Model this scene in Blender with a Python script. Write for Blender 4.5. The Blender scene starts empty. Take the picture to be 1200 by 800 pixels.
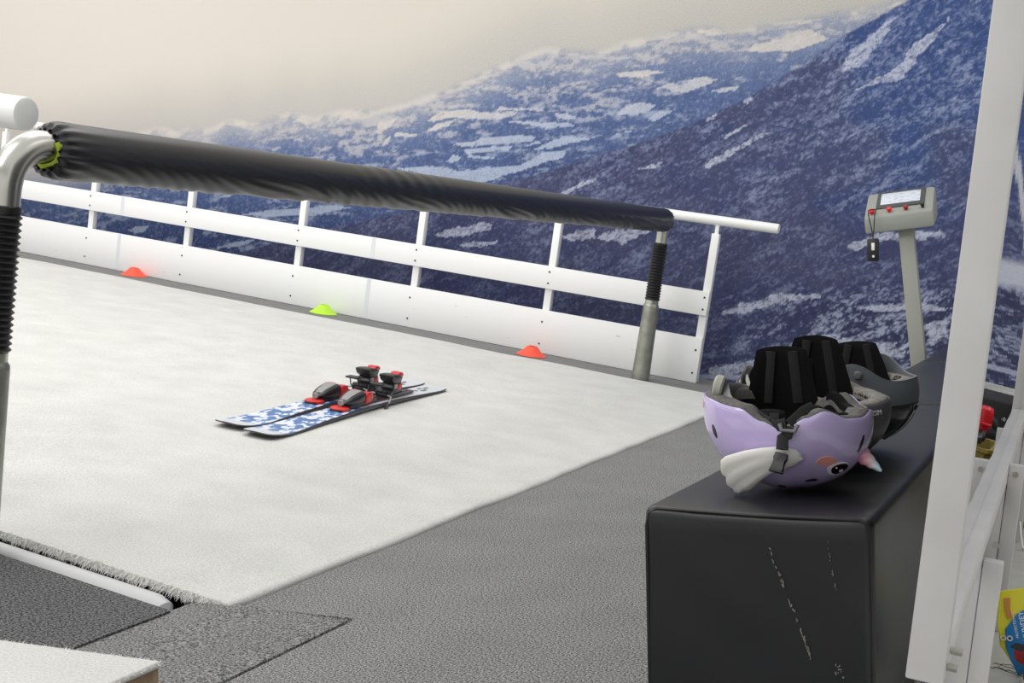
import bpy, bmesh, math, random
import numpy as np
from mathutils import Matrix, Vector, Euler
random.seed(7); rng = np.random.default_rng(11)
SC = bpy.context.scene
COL = SC.collection
PI = math.pi

# ------------------------------------------------------------------ frames
SL = math.radians(10.2)                       # incline of the moving carpet
CS, SN = math.cos(SL), math.sin(SL)
HZ = -1.551 * SN
SLOPE = Matrix(((CS, 0, SN, 0), (0, 1, 0, 0), (-SN, 0, CS, HZ), (0, 0, 0, 1)))   # slope frame -> world
def s2w(p): return SLOPE @ Vector(p)

# ------------------------------------------------------------------ materials
def lin(c):
    return tuple(((v/255)/12.92 if v/255 <= .04045 else ((v/255+.055)/1.055)**2.4) for v in c) + (1,)
def mat(name, rgb, rough=.5, metal=0, spec=.5, noise=None, bump=None, coat=0, sheen=0, coords='Object'):
    """noise=(scale, amount[, rgb2]); bump=(scale, strength, distance)"""
    m = bpy.data.materials.new(name); m.use_nodes = True
    nt = m.node_tree; b = nt.nodes['Principled BSDF']
    b.inputs['Base Color'].default_value = lin(rgb)
    b.inputs['Roughness'].default_value = rough
    b.inputs['Metallic'].default_value = metal
    b.inputs['Specular IOR Level'].default_value = spec
    b.inputs['Coat Weight'].default_value = coat
    b.inputs['Sheen Weight'].default_value = sheen
    tc = nt.nodes.new('ShaderNodeTexCoord')
    if noise:
        n = nt.nodes.new('ShaderNodeTexNoise'); n.inputs['Scale'].default_value = noise[0]; n.inputs['Detail'].default_value = 5
        nt.links.new(tc.outputs[coords], n.inputs['Vector'])
        r = nt.nodes.new('ShaderNodeValToRGB')
        a = noise[1]
        r.color_ramp.elements[0].position = .32; r.color_ramp.elements[1].position = .68
        c2 = noise[2] if len(noise) > 2 else tuple(max(0, v*(1-a)) for v in rgb)
        r.color_ramp.elements[0].color = lin(c2); r.color_ramp.elements[1].color = lin(rgb)
        nt.links.new(n.outputs['Fac'], r.inputs['Fac']); nt.links.new(r.outputs['Color'], b.inputs['Base Color'])
    if bump:
        n2 = nt.nodes.new('ShaderNodeTexNoise'); n2.inputs['Scale'].default_value = bump[0]; n2.inputs['Detail'].default_value = 4
        nt.links.new(tc.outputs[coords], n2.inputs['Vector'])
        bp = nt.nodes.new('ShaderNodeBump'); bp.inputs['Strength'].default_value = bump[1]; bp.inputs['Distance'].default_value = bump[2]
        nt.links.new(n2.outputs['Fac'], bp.inputs['Height']); nt.links.new(bp.outputs['Normal'], b.inputs['Normal'])
    return m

def carpet_mat(name, dark, light, scale, bdist, pos=(.36, .66)):
    m = mat(name, light, .95, spec=.15)
    nt = m.node_tree; b = nt.nodes['Principled BSDF']; tc = nt.nodes['Texture Coordinate']
    n = nt.nodes.new('ShaderNodeTexNoise'); n.inputs['Scale'].default_value = scale; n.inputs['Detail'].default_value = 3; n.inputs['Roughness'].default_value = .7
    g = nt.nodes.new('ShaderNodeTexNoise'); g.inputs['Scale'].default_value = 5; g.inputs['Detail'].default_value = 3
    nt.links.new(tc.outputs['Object'], n.inputs['Vector']); nt.links.new(tc.outputs['Object'], g.inputs['Vector'])
    r = nt.nodes.new('ShaderNodeValToRGB')
    r.color_ramp.elements[0].position, r.color_ramp.elements[1].position = pos
    r.color_ramp.elements[0].color = lin(dark); r.color_ramp.elements[1].color = lin(light)
    mx = nt.nodes.new('ShaderNodeMixRGB'); mx.blend_type = 'MULTIPLY'; mx.inputs['Fac'].default_value = .25
    nt.links.new(n.outputs['Fac'], r.inputs['Fac']); nt.links.new(r.outputs['Color'], mx.inputs['Color1']); nt.links.new(g.outputs['Fac'], mx.inputs['Color2'])
    nt.links.new(mx.outputs['Color'], b.inputs['Base Color'])
    bp = nt.nodes.new('ShaderNodeBump'); bp.inputs['Strength'].default_value = .8; bp.inputs['Distance'].default_value = bdist
    nt.links.new(n.outputs['Fac'], bp.inputs['Height']); nt.links.new(bp.outputs['Normal'], b.inputs['Normal'])
    return m

M = dict(
 grey_carpet=carpet_mat('grey carpet', (44,45,46), (196,197,196), 230, .004, (.38, .64)),
 hatch_carpet=carpet_mat('hatch carpet', (54,55,56), (188,189,188), 210, .004, (.38, .64)),
 dark_carpet=carpet_mat('dark grey carpet', (34,35,36), (150,151,152), 190, .005, (.38, .64)),
 concrete=mat('pale painted floor', (196,197,192), .6, noise=(6, .12), bump=(40,.2,.002)),
 white_paint=mat('white painted board', (246,247,247), .35, noise=(3,.02)),
 white_tube=mat('white plastic tube', (246,247,246), .3),
 grey_white=mat('grey white gutter', (205,207,208), .4),
 joint=mat('pale joint plate', (228,231,238), .3),
 screw=mat('dark screw', (60,60,62), .4, metal=.7),
 steel=mat('brushed steel pipe', (196,196,190), .28, metal=1, bump=(60,.05,.001)),
 galv=mat('galvanised post', (168,170,160), .42, metal=.85, noise=(18,.14)),
 rubber=mat('black rubber', (26,26,30), .42, bump=(80,.1,.001)),
 foam_green=mat('yellow green foam', (176,196,62), .8),
 vinyl=mat('black vinyl', (25,27,30), .37, spec=.5, bump=(14,.12,.004)),
 vinyl_edge=mat('black vinyl piping', (20,20,22), .45),
 orange=mat('orange soft plastic', (255,92,66), .5),
 lime=mat('lime soft plastic', (188,240,58), .5),
 black=mat('black plastic', (24,24,26), .4),
 black_fabric=mat('black padded fabric', (17,17,20), .92, spec=.2, bump=(300,.3,.001)),
 webbing=mat('black webbing', (30,30,33), .8, bump=(500,.3,.0006)),
 foam_grey=mat('grey foam liner', (112,110,108), .9, noise=(140,.22), bump=(150,.4,.001)),
 foam_light=mat('light grey foam liner', (146,143,138), .9, noise=(140,.22), bump=(150,.4,.001)),
 grey_plastic=mat('grey plastic', (122,122,124), .45),
 pale_plastic=mat('pale grey dial plastic', (170,170,160), .45),
 lavender=mat('glossy lavender shell', (197,182,229), .16, coat=.6),
 charcoal=mat('charcoal shell', (98,99,103), .42),
 slate=mat('slate grey visor', (116,123,128), .38),
 slate_dark=mat('dark glossy lower shell', (62,72,72), .22),
 white_gloss=mat('soft white rubber', (226,226,222), .4),
 white_print=mat('white print', (238,238,240), .35),
 black_print=mat('black print', (14,14,22), .25),
 peach=mat('peach print', (232,160,150), .35),
 console=mat('grey console housing', (146,150,144), .5),
 console_post=mat('grey painted post', (158,160,152), .42),
 bezel=mat('dark screen bezel', (66,68,70), .3),
 red_button=mat('red push button', (226,48,52), .35),
 dark_red=mat('dark red push button', (150,28,32), .4),
 frame_grey=mat('grey white painted frame', (203,203,203), .42, noise=(9,.05)),
 mirror_back=mat('mirror backing board', (60,62,64), .8),
 red_shell=mat('red boot plastic', (196,32,40), .35),
 boot_black=mat('black boot shell', (26,26,30), .4),
 olive=mat('olive yellow bin', (150,134,62), .6, noise=(8,.2)),
 yellow_card=mat('yellow card', (214,206,44), .5),
 blue_card=mat('blue card', (28,120,184), .4),
 orange_print=mat('orange brown print', (196,128,60), .5),
 brown=mat('brown leather', (96,62,42), .55),
 lime_ball=mat('lime green rubber', (160,190,60), .5),
 cord=mat('white cord', (225,225,222), .6),
 wood=mat('pale plywood edge', (176,150,118), .6, noise=(30,.25)),
 void=mat('black gap backing', (12,12,12), .9),
 plinth=mat('dark plinth', (30,30,32), .8),
 binding=mat('black binding plastic', (34,34,37), .3),
 binding_grey=mat('grey binding plastic', (150,150,152), .35),
 binding_red=mat('red binding plastic', (214,40,40), .32),
 ski_edge=mat('dark ski sidewall', (74,70,74), .4),
)
def fibre_carpet(name):
    m = carpet_mat(name, (208,209,206), (243,244,241), 170, .003, (.3,.7)); return m
M['snow'] = fibre_carpet('white pile carpet')

# screen: emits a little, pale blue white with grey text rows
def screen_mat():
    m = bpy.data.materials.new('lit screen'); m.use_nodes = True; nt = m.node_tree; b = nt.nodes['Principled BSDF']
    tc = nt.nodes.new('ShaderNodeTexCoord'); n = nt.nodes.new('ShaderNodeTexNoise'); mp = nt.nodes.new('ShaderNodeMapping')
    mp.inputs['Scale'].default_value = (40, 160, 1); n.inputs['Scale'].default_value = 1; n.inputs['Detail'].default_value = 2
    nt.links.new(tc.outputs['Object'], mp.inputs['Vector']); nt.links.new(mp.outputs['Vector'], n.inputs['Vector'])
    r = nt.nodes.new('ShaderNodeValToRGB'); r.color_ramp.elements[0].position = .3; r.color_ramp.elements[1].position = .5
    r.color_ramp.elements[0].color = lin((150,160,176)); r.color_ramp.elements[1].color = lin((206,212,224))
    nt.links.new(n.outputs['Fac'], r.inputs['Fac']); nt.links.new(r.outputs['Color'], b.inputs['Base Color'])
    nt.links.new(r.outputs['Color'], b.inputs['Emission Color']); b.inputs['Emission Strength'].default_value = .06
    b.inputs['Roughness'].default_value = .15
    return m
M['screen'] = screen_mat()

def ski_mat():
    """white top sheet, blue camouflage on the front half (object y from the tip)"""
    m = bpy.data.materials.new('ski top sheet'); m.use_nodes = True; nt = m.node_tree; b = nt.nodes['Principled BSDF']
    b.inputs['Roughness'].default_value = .3
    tc = nt.nodes.new('ShaderNodeTexCoord'); L = nt.links.new
    mp = nt.nodes.new('ShaderNodeMapping'); mp.inputs['Scale'].default_value = (1, .62, 1)
    v = nt.nodes.new('ShaderNodeTexNoise'); v.inputs['Scale'].default_value = 38; v.inputs['Detail'].default_value = 1.5
    L(tc.outputs['Object'], mp.inputs['Vector']); L(mp.outputs['Vector'], v.inputs['Vector'])
    r = nt.nodes.new('ShaderNodeValToRGB'); r.color_ramp.interpolation = 'CONSTANT'
    e = r.color_ramp.elements; e[0].position = 0; e[0].color = lin((74,116,176)); e[1].position = .47; e[1].color = lin((122,164,214))
    k = e.new(.52); k.color = lin((232,236,244)); L(v.outputs['Fac'], r.inputs['Fac'])
    sx = nt.nodes.new('ShaderNodeSeparateXYZ'); L(tc.outputs['Object'], sx.inputs['Vector'])
    lt = nt.nodes.new('ShaderNodeMath'); lt.operation = 'LESS_THAN'; lt.inputs[1].default_value = .78; L(sx.outputs['Y'], lt.inputs[0])
    gt = nt.nodes.new('ShaderNodeMath'); gt.operation = 'GREATER_THAN'; gt.inputs[1].default_value = .10; L(sx.outputs['Y'], gt.inputs[0])
    an = nt.nodes.new('ShaderNodeMath'); an.operation = 'MULTIPLY'; L(lt.outputs[0], an.inputs[0]); L(gt.outputs[0], an.inputs[1])
    mx = nt.nodes.new('ShaderNodeMixRGB'); mx.inputs['Color1'].default_value = lin((216,220,226)); L(r.outputs['Color'], mx.inputs['Color2']); L(an.outputs[0], mx.inputs['Fac'])
    L(mx.outputs['Color'], b.inputs['Base Color']); return m
M['ski'] = ski_mat()

def horn_mat():
    m = bpy.data.materials.new('pink to pale blue horn'); m.use_nodes = True; nt = m.node_tree; b = nt.nodes['Principled BSDF']
    b.inputs['Roughness'].default_value = .35
    tc = nt.nodes.new('ShaderNodeTexCoord'); s = nt.nodes.new('ShaderNodeSeparateXYZ'); r = nt.nodes.new('ShaderNodeValToRGB')
    nt.links.new(tc.outputs['Generated'], s.inputs['Vector']); nt.links.new(s.outputs['X'], r.inputs['Fac']); nt.links.new(r.outputs['Color'], b.inputs['Base Color'])
    e = r.color_ramp.elements; e[0].position = .3; e[0].color = lin((214,140,170)); e[1].position = .85; e[1].color = lin((190,222,232))
    k = e.new(.6); k.color = lin((232,190,196)); return m
M['horn'] = horn_mat()

def mirror_mat():
    m = bpy.data.materials.new('mirror film'); m.use_nodes = True; nt = m.node_tree; b = nt.nodes['Principled BSDF']
    b.inputs['Base Color'].default_value = (.74,.75,.77,1); b.inputs['Metallic'].default_value = 1; b.inputs['Roughness'].default_value = .015
    tc = nt.nodes.new('ShaderNodeTexCoord'); mp = nt.nodes.new('ShaderNodeMapping'); n = nt.nodes.new('ShaderNodeTexNoise')
    mp.inputs['Scale'].default_value = (5, 5, 1.2); n.inputs['Scale'].default_value = 1.0; n.inputs['Detail'].default_value = 2
    nt.links.new(tc.outputs['Object'], mp.inputs['Vector']); nt.links.new(mp.outputs['Vector'], n.inputs['Vector'])
    bp = nt.nodes.new('ShaderNodeBump'); bp.inputs['Strength'].default_value = .09; bp.inputs['Distance'].default_value = .003
    nt.links.new(n.outputs['Fac'], bp.inputs['Height']); nt.links.new(bp.outputs['Normal'], b.inputs['Normal']); return m
M['mirror'] = mirror_mat()

def scuffed(base, name, seedloc):
    """white board with a few short grey scuffs"""
    m = mat(name, base, .35); nt = m.node_tree; b = nt.nodes['Principled BSDF']; L = nt.links.new
    tc = nt.nodes['Texture Coordinate']; mp = nt.nodes.new('ShaderNodeMapping'); mp.inputs['Scale'].default_value = (9, 9, 60); mp.inputs['Rotation'].default_value = (0, .5, 0)
    mp.inputs['Location'].default_value = seedloc
    n = nt.nodes.new('ShaderNodeTexNoise'); n.inputs['Scale'].default_value = 1; n.inputs['Detail'].default_value = 3
    L(tc.outputs['Object'], mp.inputs['Vector']); L(mp.outputs['Vector'], n.inputs['Vector'])
    r = nt.nodes.new('ShaderNodeValToRGB'); r.color_ramp.elements[0].position = .72; r.color_ramp.elements[1].position = .78
    r.color_ramp.elements[0].color = lin(base); r.color_ramp.elements[1].color = lin((176,176,178))
    L(n.outputs['Fac'], r.inputs['Fac']); L(r.outputs['Color'], b.inputs['Base Color']); return m
M['scuffed'] = scuffed((247,248,248), 'scuffed white board', (0,0,0))

# ------------------------------------------------------------------ mesh helpers
class MB:
    def __init__(s): s.bm = bmesh.new()
    def box(s, x0, x1, y0, y1, z0, z1, bev=0, seg=2, mtx=None):
        r = bmesh.ops.create_cube(s.bm, size=1)
        vs = r['verts']
        for v in vs: v.co = Vector((x0+(v.co.x+.5)*(x1-x0), y0+(v.co.y+.5)*(y1-y0), z0+(v.co.z+.5)*(z1-z0)))
        if bev:
            es = list({e for v in vs for e in v.link_edges})
            rr = bmesh.ops.bevel(s.bm, geom=es, offset=bev, segments=seg, affect='EDGES', profile=.5)
            vs = list({v for f in rr['faces'] for v in f.verts} | {v for v in vs if v.is_valid})
        if mtx is not None:
            for v in vs: v.co = mtx @ v.co
        return s
    def loft(s, rings, cap=True, closed=True):
        R = [[s.bm.verts.new(p) for p in ring] for ring in rings]
        n = len(R[0])
        for a, b in zip(R, R[1:]):
            for i in range(n if closed else n-1):
                j = (i+1) % n
                try: s.bm.faces.new((a[i], a[j], b[j], b[i]))
                except ValueError: pass
        if cap and closed:
            for ring in (R[0][::-1], R[-1]):
                try: s.bm.faces.new(ring)
                except ValueError: pass
        return s
    def tube(s, pts, rad, n=14, cap=True, flat=None, up=(0,0,1)):
        """sweep a circle (or ellipse if flat) along pts; rad number or list"""
        pts = [Vector(p) for p in pts]; k = len(pts)
        rad = rad if isinstance(rad, (list, tuple)) else [rad]*k
        flat = flat if isinstance(flat, (list, tuple)) else [flat]*k
        t0 = (pts[1]-pts[0]).normalized()
        u = Vector(up) if abs(Vector(up).dot(t0)) < .95 else Vector((1,0,0))
        u = (u - t0*u.dot(t0)).normalized(); rings = []
        for i in range(k):
            t = ((pts[min(i+1,k-1)]-pts[i]).normalized() + (pts[i]-pts[max(i-1,0)]).normalized()).normalized()
            u = (u - t*u.dot(t)).normalized(); w = t.cross(u)
            ru = rad[i] if flat[i] is None else flat[i]
            rings.append([pts[i]+u*(ru*math.cos(a))+w*(rad[i]*math.sin(a)) for a in (2*PI*j/n for j in range(n))])
        return s.loft(rings, cap)
    def lathe(s, prof, n=24, axis=None, cap=True):
        """prof = [(r, z)...] around z"""
        rings = [[Vector((r*math.cos(2*PI*j/n), r*math.sin(2*PI*j/n), z)) for j in range(n)] for r, z in prof]
        if axis is not None: rings = [[axis @ p for p in ring] for ring in rings]
        return s.loft(rings, cap)
    def prism(s, poly, h0, h1, plane='xy', bev=0, mtx=None):
        f = {'xy': lambda a, b, h: (a, b, h), 'xz': lambda a, b, h: (a, h, b), 'yz': lambda a, b, h: (h, a, b)}[plane]
        before = set(s.bm.verts)
        s.loft([[Vector(f(a, b, h0)) for a, b in poly], [Vector(f(a, b, h1)) for a, b in poly]])
        vs = [v for v in s.bm.verts if v not in before]
        if bev:
            es = list({e for v in vs for e in v.link_edges})
            rr = bmesh.ops.bevel(s.bm, geom=es, offset=bev, segments=2, affect='EDGES', profile=.5)
            vs = [v for v in s.bm.verts if v not in before]
        if mtx is not None:
            for v in vs: v.co = mtx @ v.co
        return s
    def build(s, name, m, parent=None, smooth=35, mtx=None):
        bmesh.ops.recalc_face_normals(s.bm, faces=s.bm.faces)
        me = bpy.data.meshes.new(name); s.bm.to_mesh(me); s.bm.free()
        ms = m if isinstance(m, (list, tuple)) else [m]
        for x in ms: me.materials.append(M[x] if isinstance(x, str) else x)
        if smooth is not None:
            me.shade_smooth()
            me.set_sharp_from_angle(angle=math.radians(smooth))
        o = bpy.data.objects.new(name, me); COL.objects.link(o)
        if parent is not None: o.parent = parent
        if mtx is not None: o.matrix_local = mtx if parent is not None else mtx
        return o
def tag(o, label=None, cat=None, group=None, kind=None):
    for k, v in (('label', label), ('category', cat), ('group', group), ('kind', kind)):
        if v: o[k] = v
    return o
def thing(name, label, cat, mtx=None, group=None):
    o = bpy.data.objects.new(name, None); COL.objects.link(o); o.empty_display_size = .1
    if mtx is not None: o.matrix_world = mtx
    return tag(o, label, cat, group)
def copy_thing(o, mtx, label, parent=None):
    c = o.copy(); COL.objects.link(c)
    if parent is None:
        c.matrix_world = mtx; c['label'] = label
    else: c.parent = parent
    for ch in list(o.children): copy_thing(ch, None, None, c)
    return c
def T(x, y, z): return Matrix.Translation((x, y, z))
def RZ(a): return Matrix.Rotation(a, 4, 'Z')
def RX(a): return Matrix.Rotation(a, 4, 'X')
def RY(a): return Matrix.Rotation(a, 4, 'Y')
def text_mesh(txt, size, depth, name, m, parent, mtx):
    cu = bpy.data.curves.new(name, 'FONT'); cu.body = txt; cu.size = size; cu.extrude = depth; cu.align_x = 'CENTER'; cu.align_y = 'CENTER'; cu.resolution_u = 2
    t = bpy.data.objects.new('tmp', cu); COL.objects.link(t)
    me = bpy.data.meshes.new_from_object(t.evaluated_get(bpy.context.evaluated_depsgraph_get()))
    bpy.data.objects.remove(t); bpy.data.curves.remove(cu)
    me.materials.clear(); me.materials.append(M[m])
    o = bpy.data.objects.new(name, me); COL.objects.link(o); o.parent = parent; o.matrix_local = mtx
    return o

# ------------------------------------------------------------------ camera
f = 1446.09
Rc = ((0.89959, 0.41504, 0.13593), (0.17372, -0.05451, -0.98328), (-0.4007, 0.90817, -0.12114))
Rw = Matrix(((Rc[0][0], -Rc[1][0], -Rc[2][0]), (Rc[0][1], -Rc[1][1], -Rc[2][1]), (Rc[0][2], -Rc[1][2], -Rc[2][2]))).to_4x4()
cd = bpy.data.cameras.new('camera'); cam = bpy.data.objects.new('camera', cd); COL.objects.link(cam)
cam.matrix_world = SLOPE @ (T(0, 0, 1.0) @ Rw)
cd.sensor_width = 36; cd.lens = f/1200*36; cd.clip_start = .02; cd.clip_end = 100
SC.camera = cam
SC.view_settings.view_transform = 'Standard'; SC.view_settings.look = 'None'
SC.view_settings.gamma = 1; SC.view_settings.use_curve_mapping = False; SC.view_settings.exposure = 0

# ------------------------------------------------------------------ light: ceiling panels of the hall and soft ambient bounce
w = bpy.data.worlds.new('hall'); SC.world = w; w.use_nodes = True
w.node_tree.nodes['Background'].inputs['Color'].default_value = (1, .985, .96, 1)
w.node_tree.nodes['Background'].inputs['Strength'].default_value = .86
def area(name, loc, sx, sy, power, rot=(0,0,0), col=(1,.98,.95)):
    l = bpy.data.lights.new(name, 'AREA'); l.shape = 'RECTANGLE'; l.size = sx; l.size_y = sy; l.energy = power; l.color = col
    o = bpy.data.objects.new(name, l); COL.objects.link(o); o.location = loc; o.rotation_euler = rot; return o
area('ceiling_light', (-6.5, 4.6, 5.2), 3.0, 3.5, 80)
area('ceiling_light', (-2.6, 4.6, 4.6), 2.6, 3.5, 62)
area('ceiling_light', (-3.2, .6, 4.6), 3.0, 1.6, 44)
area('ceiling_light', (-4.5, -2.2, 4.6), 5.0, 1.6, 130, rot=(math.radians(28), 0, 0))
area('ceiling_light', (1.8, 4.5, 4.4), .6, 3.0, 14)
# ------------------------------------------------------------------ wall with the printed mountain picture
WALL_Y = 7.5
tag(MB().box(-13, 6, WALL_Y+.02, WALL_Y+.2, -.6, 5.2).build('wall_back', mat('off white wall', (206,203,196), .8), smooth=None), kind='structure')

def vnoise(x, y, seed):
    r = np.random.default_rng(seed); t = r.random((256, 256))
    xi = np.floor(x).astype(int); yi = np.floor(y).astype(int); fx = x-xi; fy = y-yi
    fx = fx*fx*(3-2*fx); fy = fy*fy*(3-2*fy)
    a = t[xi % 256, yi % 256]; b = t[(xi+1) % 256, yi % 256]; c = t[xi % 256, (yi+1) % 256]; d = t[(xi+1) % 256, (yi+1) % 256]
    return (a*(1-fx)+b*fx)*(1-fy)+(c*(1-fx)+d*fx)*fy
def fbm(x, y, seed, octv=4, gain=.55):
    s = 0; a = 1; tot = 0
    for i in range(octv):
        s = s+a*vnoise(x*2**i, y*2**i, seed+i); tot += a; a *= gain
    return s/tot
def sstep(a, b, x):
    t = np.clip((x-a)/(b-a), 0, 1); return t*t*(3-2*t)
def inpoly(px, py, poly):
    ins = np.zeros(px.shape, bool); n = len(poly)
    for i in range(n):
        x0, y0 = poly[i]; x1, y1 = poly[(i+1) % n]
        if y0 == y1: continue
        c = ((y0 > py) != (y1 > py)) & (px < (x1-x0)*(py-y0)/(y1-y0)+x0)
        ins ^= c
    return ins
FAR_RIDGE = [(-13,1.7),(-7.81,1.87),(-7.26,1.88),(-6.72,1.90),(-6.17,1.95),(-5.93,1.92),(-5.73,1.91),(-5.5,1.96),(-5.27,1.92),(-4.97,1.97),(-4.75,1.92),(-4.54,1.96),(-4.26,1.93),(-3.98,1.97),(-3.65,2.04),(-3.46,2.10),(-3.2,2.18),(-2.96,2.23),(-2.81,2.2),(-2.6,2.17),(-2.37,2.21),(-2.15,2.24),(-1.88,2.25),(-1.72,2.2),(-1.51,2.22),(-1.2,2.24),(-.86,2.26),(-.7,2.3),(-.08,2.4),(6,2.5)]
NEAR_RIDGE = [(-13,-1),(-7.91,.33),(-6.97,.66),(-6.11,.85),(-5.31,1.01),(-4.57,1.14),(-4.01,1.22),(-3.61,1.30),(-3.38,1.35),(-2.98,1.42),(-2.62,1.51),(-2.27,1.58),(-1.94,1.68),(-1.62,1.80),(-1.31,1.96),(-1.01,2.13),(-.7,2.27),(-.44,2.43),(-.08,2.57),(1.5,3.3),(6,5.2)]
FAR_SNOW = [
  [(-3.864,1.818),(-3.723,1.872),(-3.528,1.877),(-3.402,1.846),(-3.183,1.828),(-3.152,1.84),(-3.215,1.796),(-3.372,1.801),(-3.562,1.812),(-3.659,1.823),(-3.807,1.81)],
  [(-3.858,1.759),(-3.791,1.79),(-3.627,1.807),(-3.693,1.769)],
  [(-3.339,1.855),(-3.291,1.879),(-3.214,1.852),(-2.999,1.841),(-2.992,1.823),(-3.183,1.838)],
  [(-2.917,1.8),(-2.835,1.794),(-2.746,1.766),(-2.821,1.745),(-2.88,1.763)],
  [(-3.294,1.77),(-3.17,1.767),(-2.806,1.73),(-2.762,1.709),(-2.987,1.702),(-2.972,1.722),(-3.17,1.748)],
  [(-3.673,1.645),(-3.471,1.662),(-3.344,1.672),(-3.172,1.669),(-3.034,1.657),(-3.066,1.634),(-3.158,1.624),(-3.377,1.625),(-3.6,1.626)],
  [(-3.569,1.609),(-3.472,1.614),(-3.221,1.607),(-3.252,1.581),(-3.537,1.579)],
  [(-3.554,1.572),(-3.458,1.562),(-3.317,1.529),(-3.538,1.547)],
  [(-3.067,1.582),(-2.959,1.617),(-2.793,1.656),(-2.749,1.629),(-2.617,1.627),(-2.765,1.603),(-2.945,1.581)],
  [(-3.128,1.61),(-3.02,1.638),(-2.997,1.626),(-3.112,1.604)],
  [(-3.717,1.526),(-3.667,1.58),(-3.586,1.567),(-3.627,1.534)],
  [(-4.118,1.514),(-3.866,1.52),(-3.605,1.468),(-3.477,1.468),(-3.413,1.485),(-3.178,1.471),(-3.053,1.519),(-2.976,1.562),(-2.826,1.552),(-2.842,1.519),(-3.009,1.481),(-3.179,1.435),(-3.32,1.416),(-3.448,1.373),(-3.608,1.382),(-3.737,1.411),(-3.869,1.433),(-3.984,1.484)],
  [(-4.538,1.884),(-4.518,1.942),(-4.396,1.936),(-4.258,1.9),(-4.311,1.874),(-4.433,1.884)],
  [(-4.263,1.767),(-4.226,1.838),(-4.081,1.856),(-4.142,1.802),(-4.212,1.763)],
  [(-4.111,1.727),(-4.093,1.755),(-3.942,1.744),(-3.959,1.72)],
  [(-4.223,1.676),(-4.196,1.725),(-4.136,1.736),(-4.172,1.687)],
  [(-2.225,1.905),(-2.141,1.924),(-2.045,1.902),(-1.989,1.943),(-1.908,1.942),(-1.828,1.909),(-1.936,1.88),(-2.018,1.86)],
  [(-2.491,1.746),(-2.411,1.807),(-2.325,1.82),(-2.227,1.799),(-2.284,1.757),(-2.398,1.746)],
  [(-2.285,1.723),(-2.2,1.75),(-2.117,1.743),(-2.243,1.7)],
  [(-1.652,2.073),(-1.586,2.112),(-1.444,2.116),(-1.379,2.147),(-1.253,2.159),(-1.141,2.097),(-1.254,2.065),(-1.343,2.042),(-1.535,2.055)],
  [(-1.869,1.848),(-1.775,1.859),(-1.688,1.871),(-1.709,1.847),(-1.802,1.833)],
  [(-2.546,2.196),(-2.387,2.234),(-2.274,2.248),(-2.176,2.258),(-2.038,2.236),(-2.135,2.201),(-2.261,2.194),(-2.431,2.198)],
  [(-1.929,2.231),(-1.822,2.233),(-1.743,2.186),(-1.876,2.193)],
  [(-1.506,2.231),(-1.302,2.227),(-1.177,2.213),(-1.302,2.202),(-1.455,2.203)],
  [(-2.492,2.016),(-2.321,2.02),(-2.153,1.991),(-2.293,1.978),(-2.464,1.987)],
  [(-2.508,1.639),(-2.357,1.658),(-2.4,1.641)],
  [(-6.198,1.9),(-6.164,1.962),(-6.112,1.971),(-6.013,1.926),(-5.733,1.913),(-5.873,1.892),(-6.016,1.862)],
  [(-5.654,1.923),(-5.535,1.969),(-5.457,1.974),(-5.268,1.925),(-5.422,1.906)],
  [(-4.592,1.866),(-4.501,1.941),(-4.327,1.92),(-4.276,1.886),(-4.468,1.886)],
  [(-4.97,1.91),(-4.878,1.914),(-4.77,1.887),(-4.825,1.876)],
  [(-5.451,1.25),(-5.183,1.277),(-4.996,1.276),(-4.632,1.289),(-4.473,1.266),(-4.815,1.221),(-4.961,1.228),(-5.147,1.228)],
  [(-6.527,1.183),(-6.42,1.22),(-6.295,1.207),(-6.36,1.16)],
  [(-5.735,1.024),(-5.537,1.049),(-5.306,1.064),(-5.461,1.014)],
  [(-5.56,1.413),(-5.502,1.407),(-5.561,1.389),(-5.649,1.402)],
]
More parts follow.
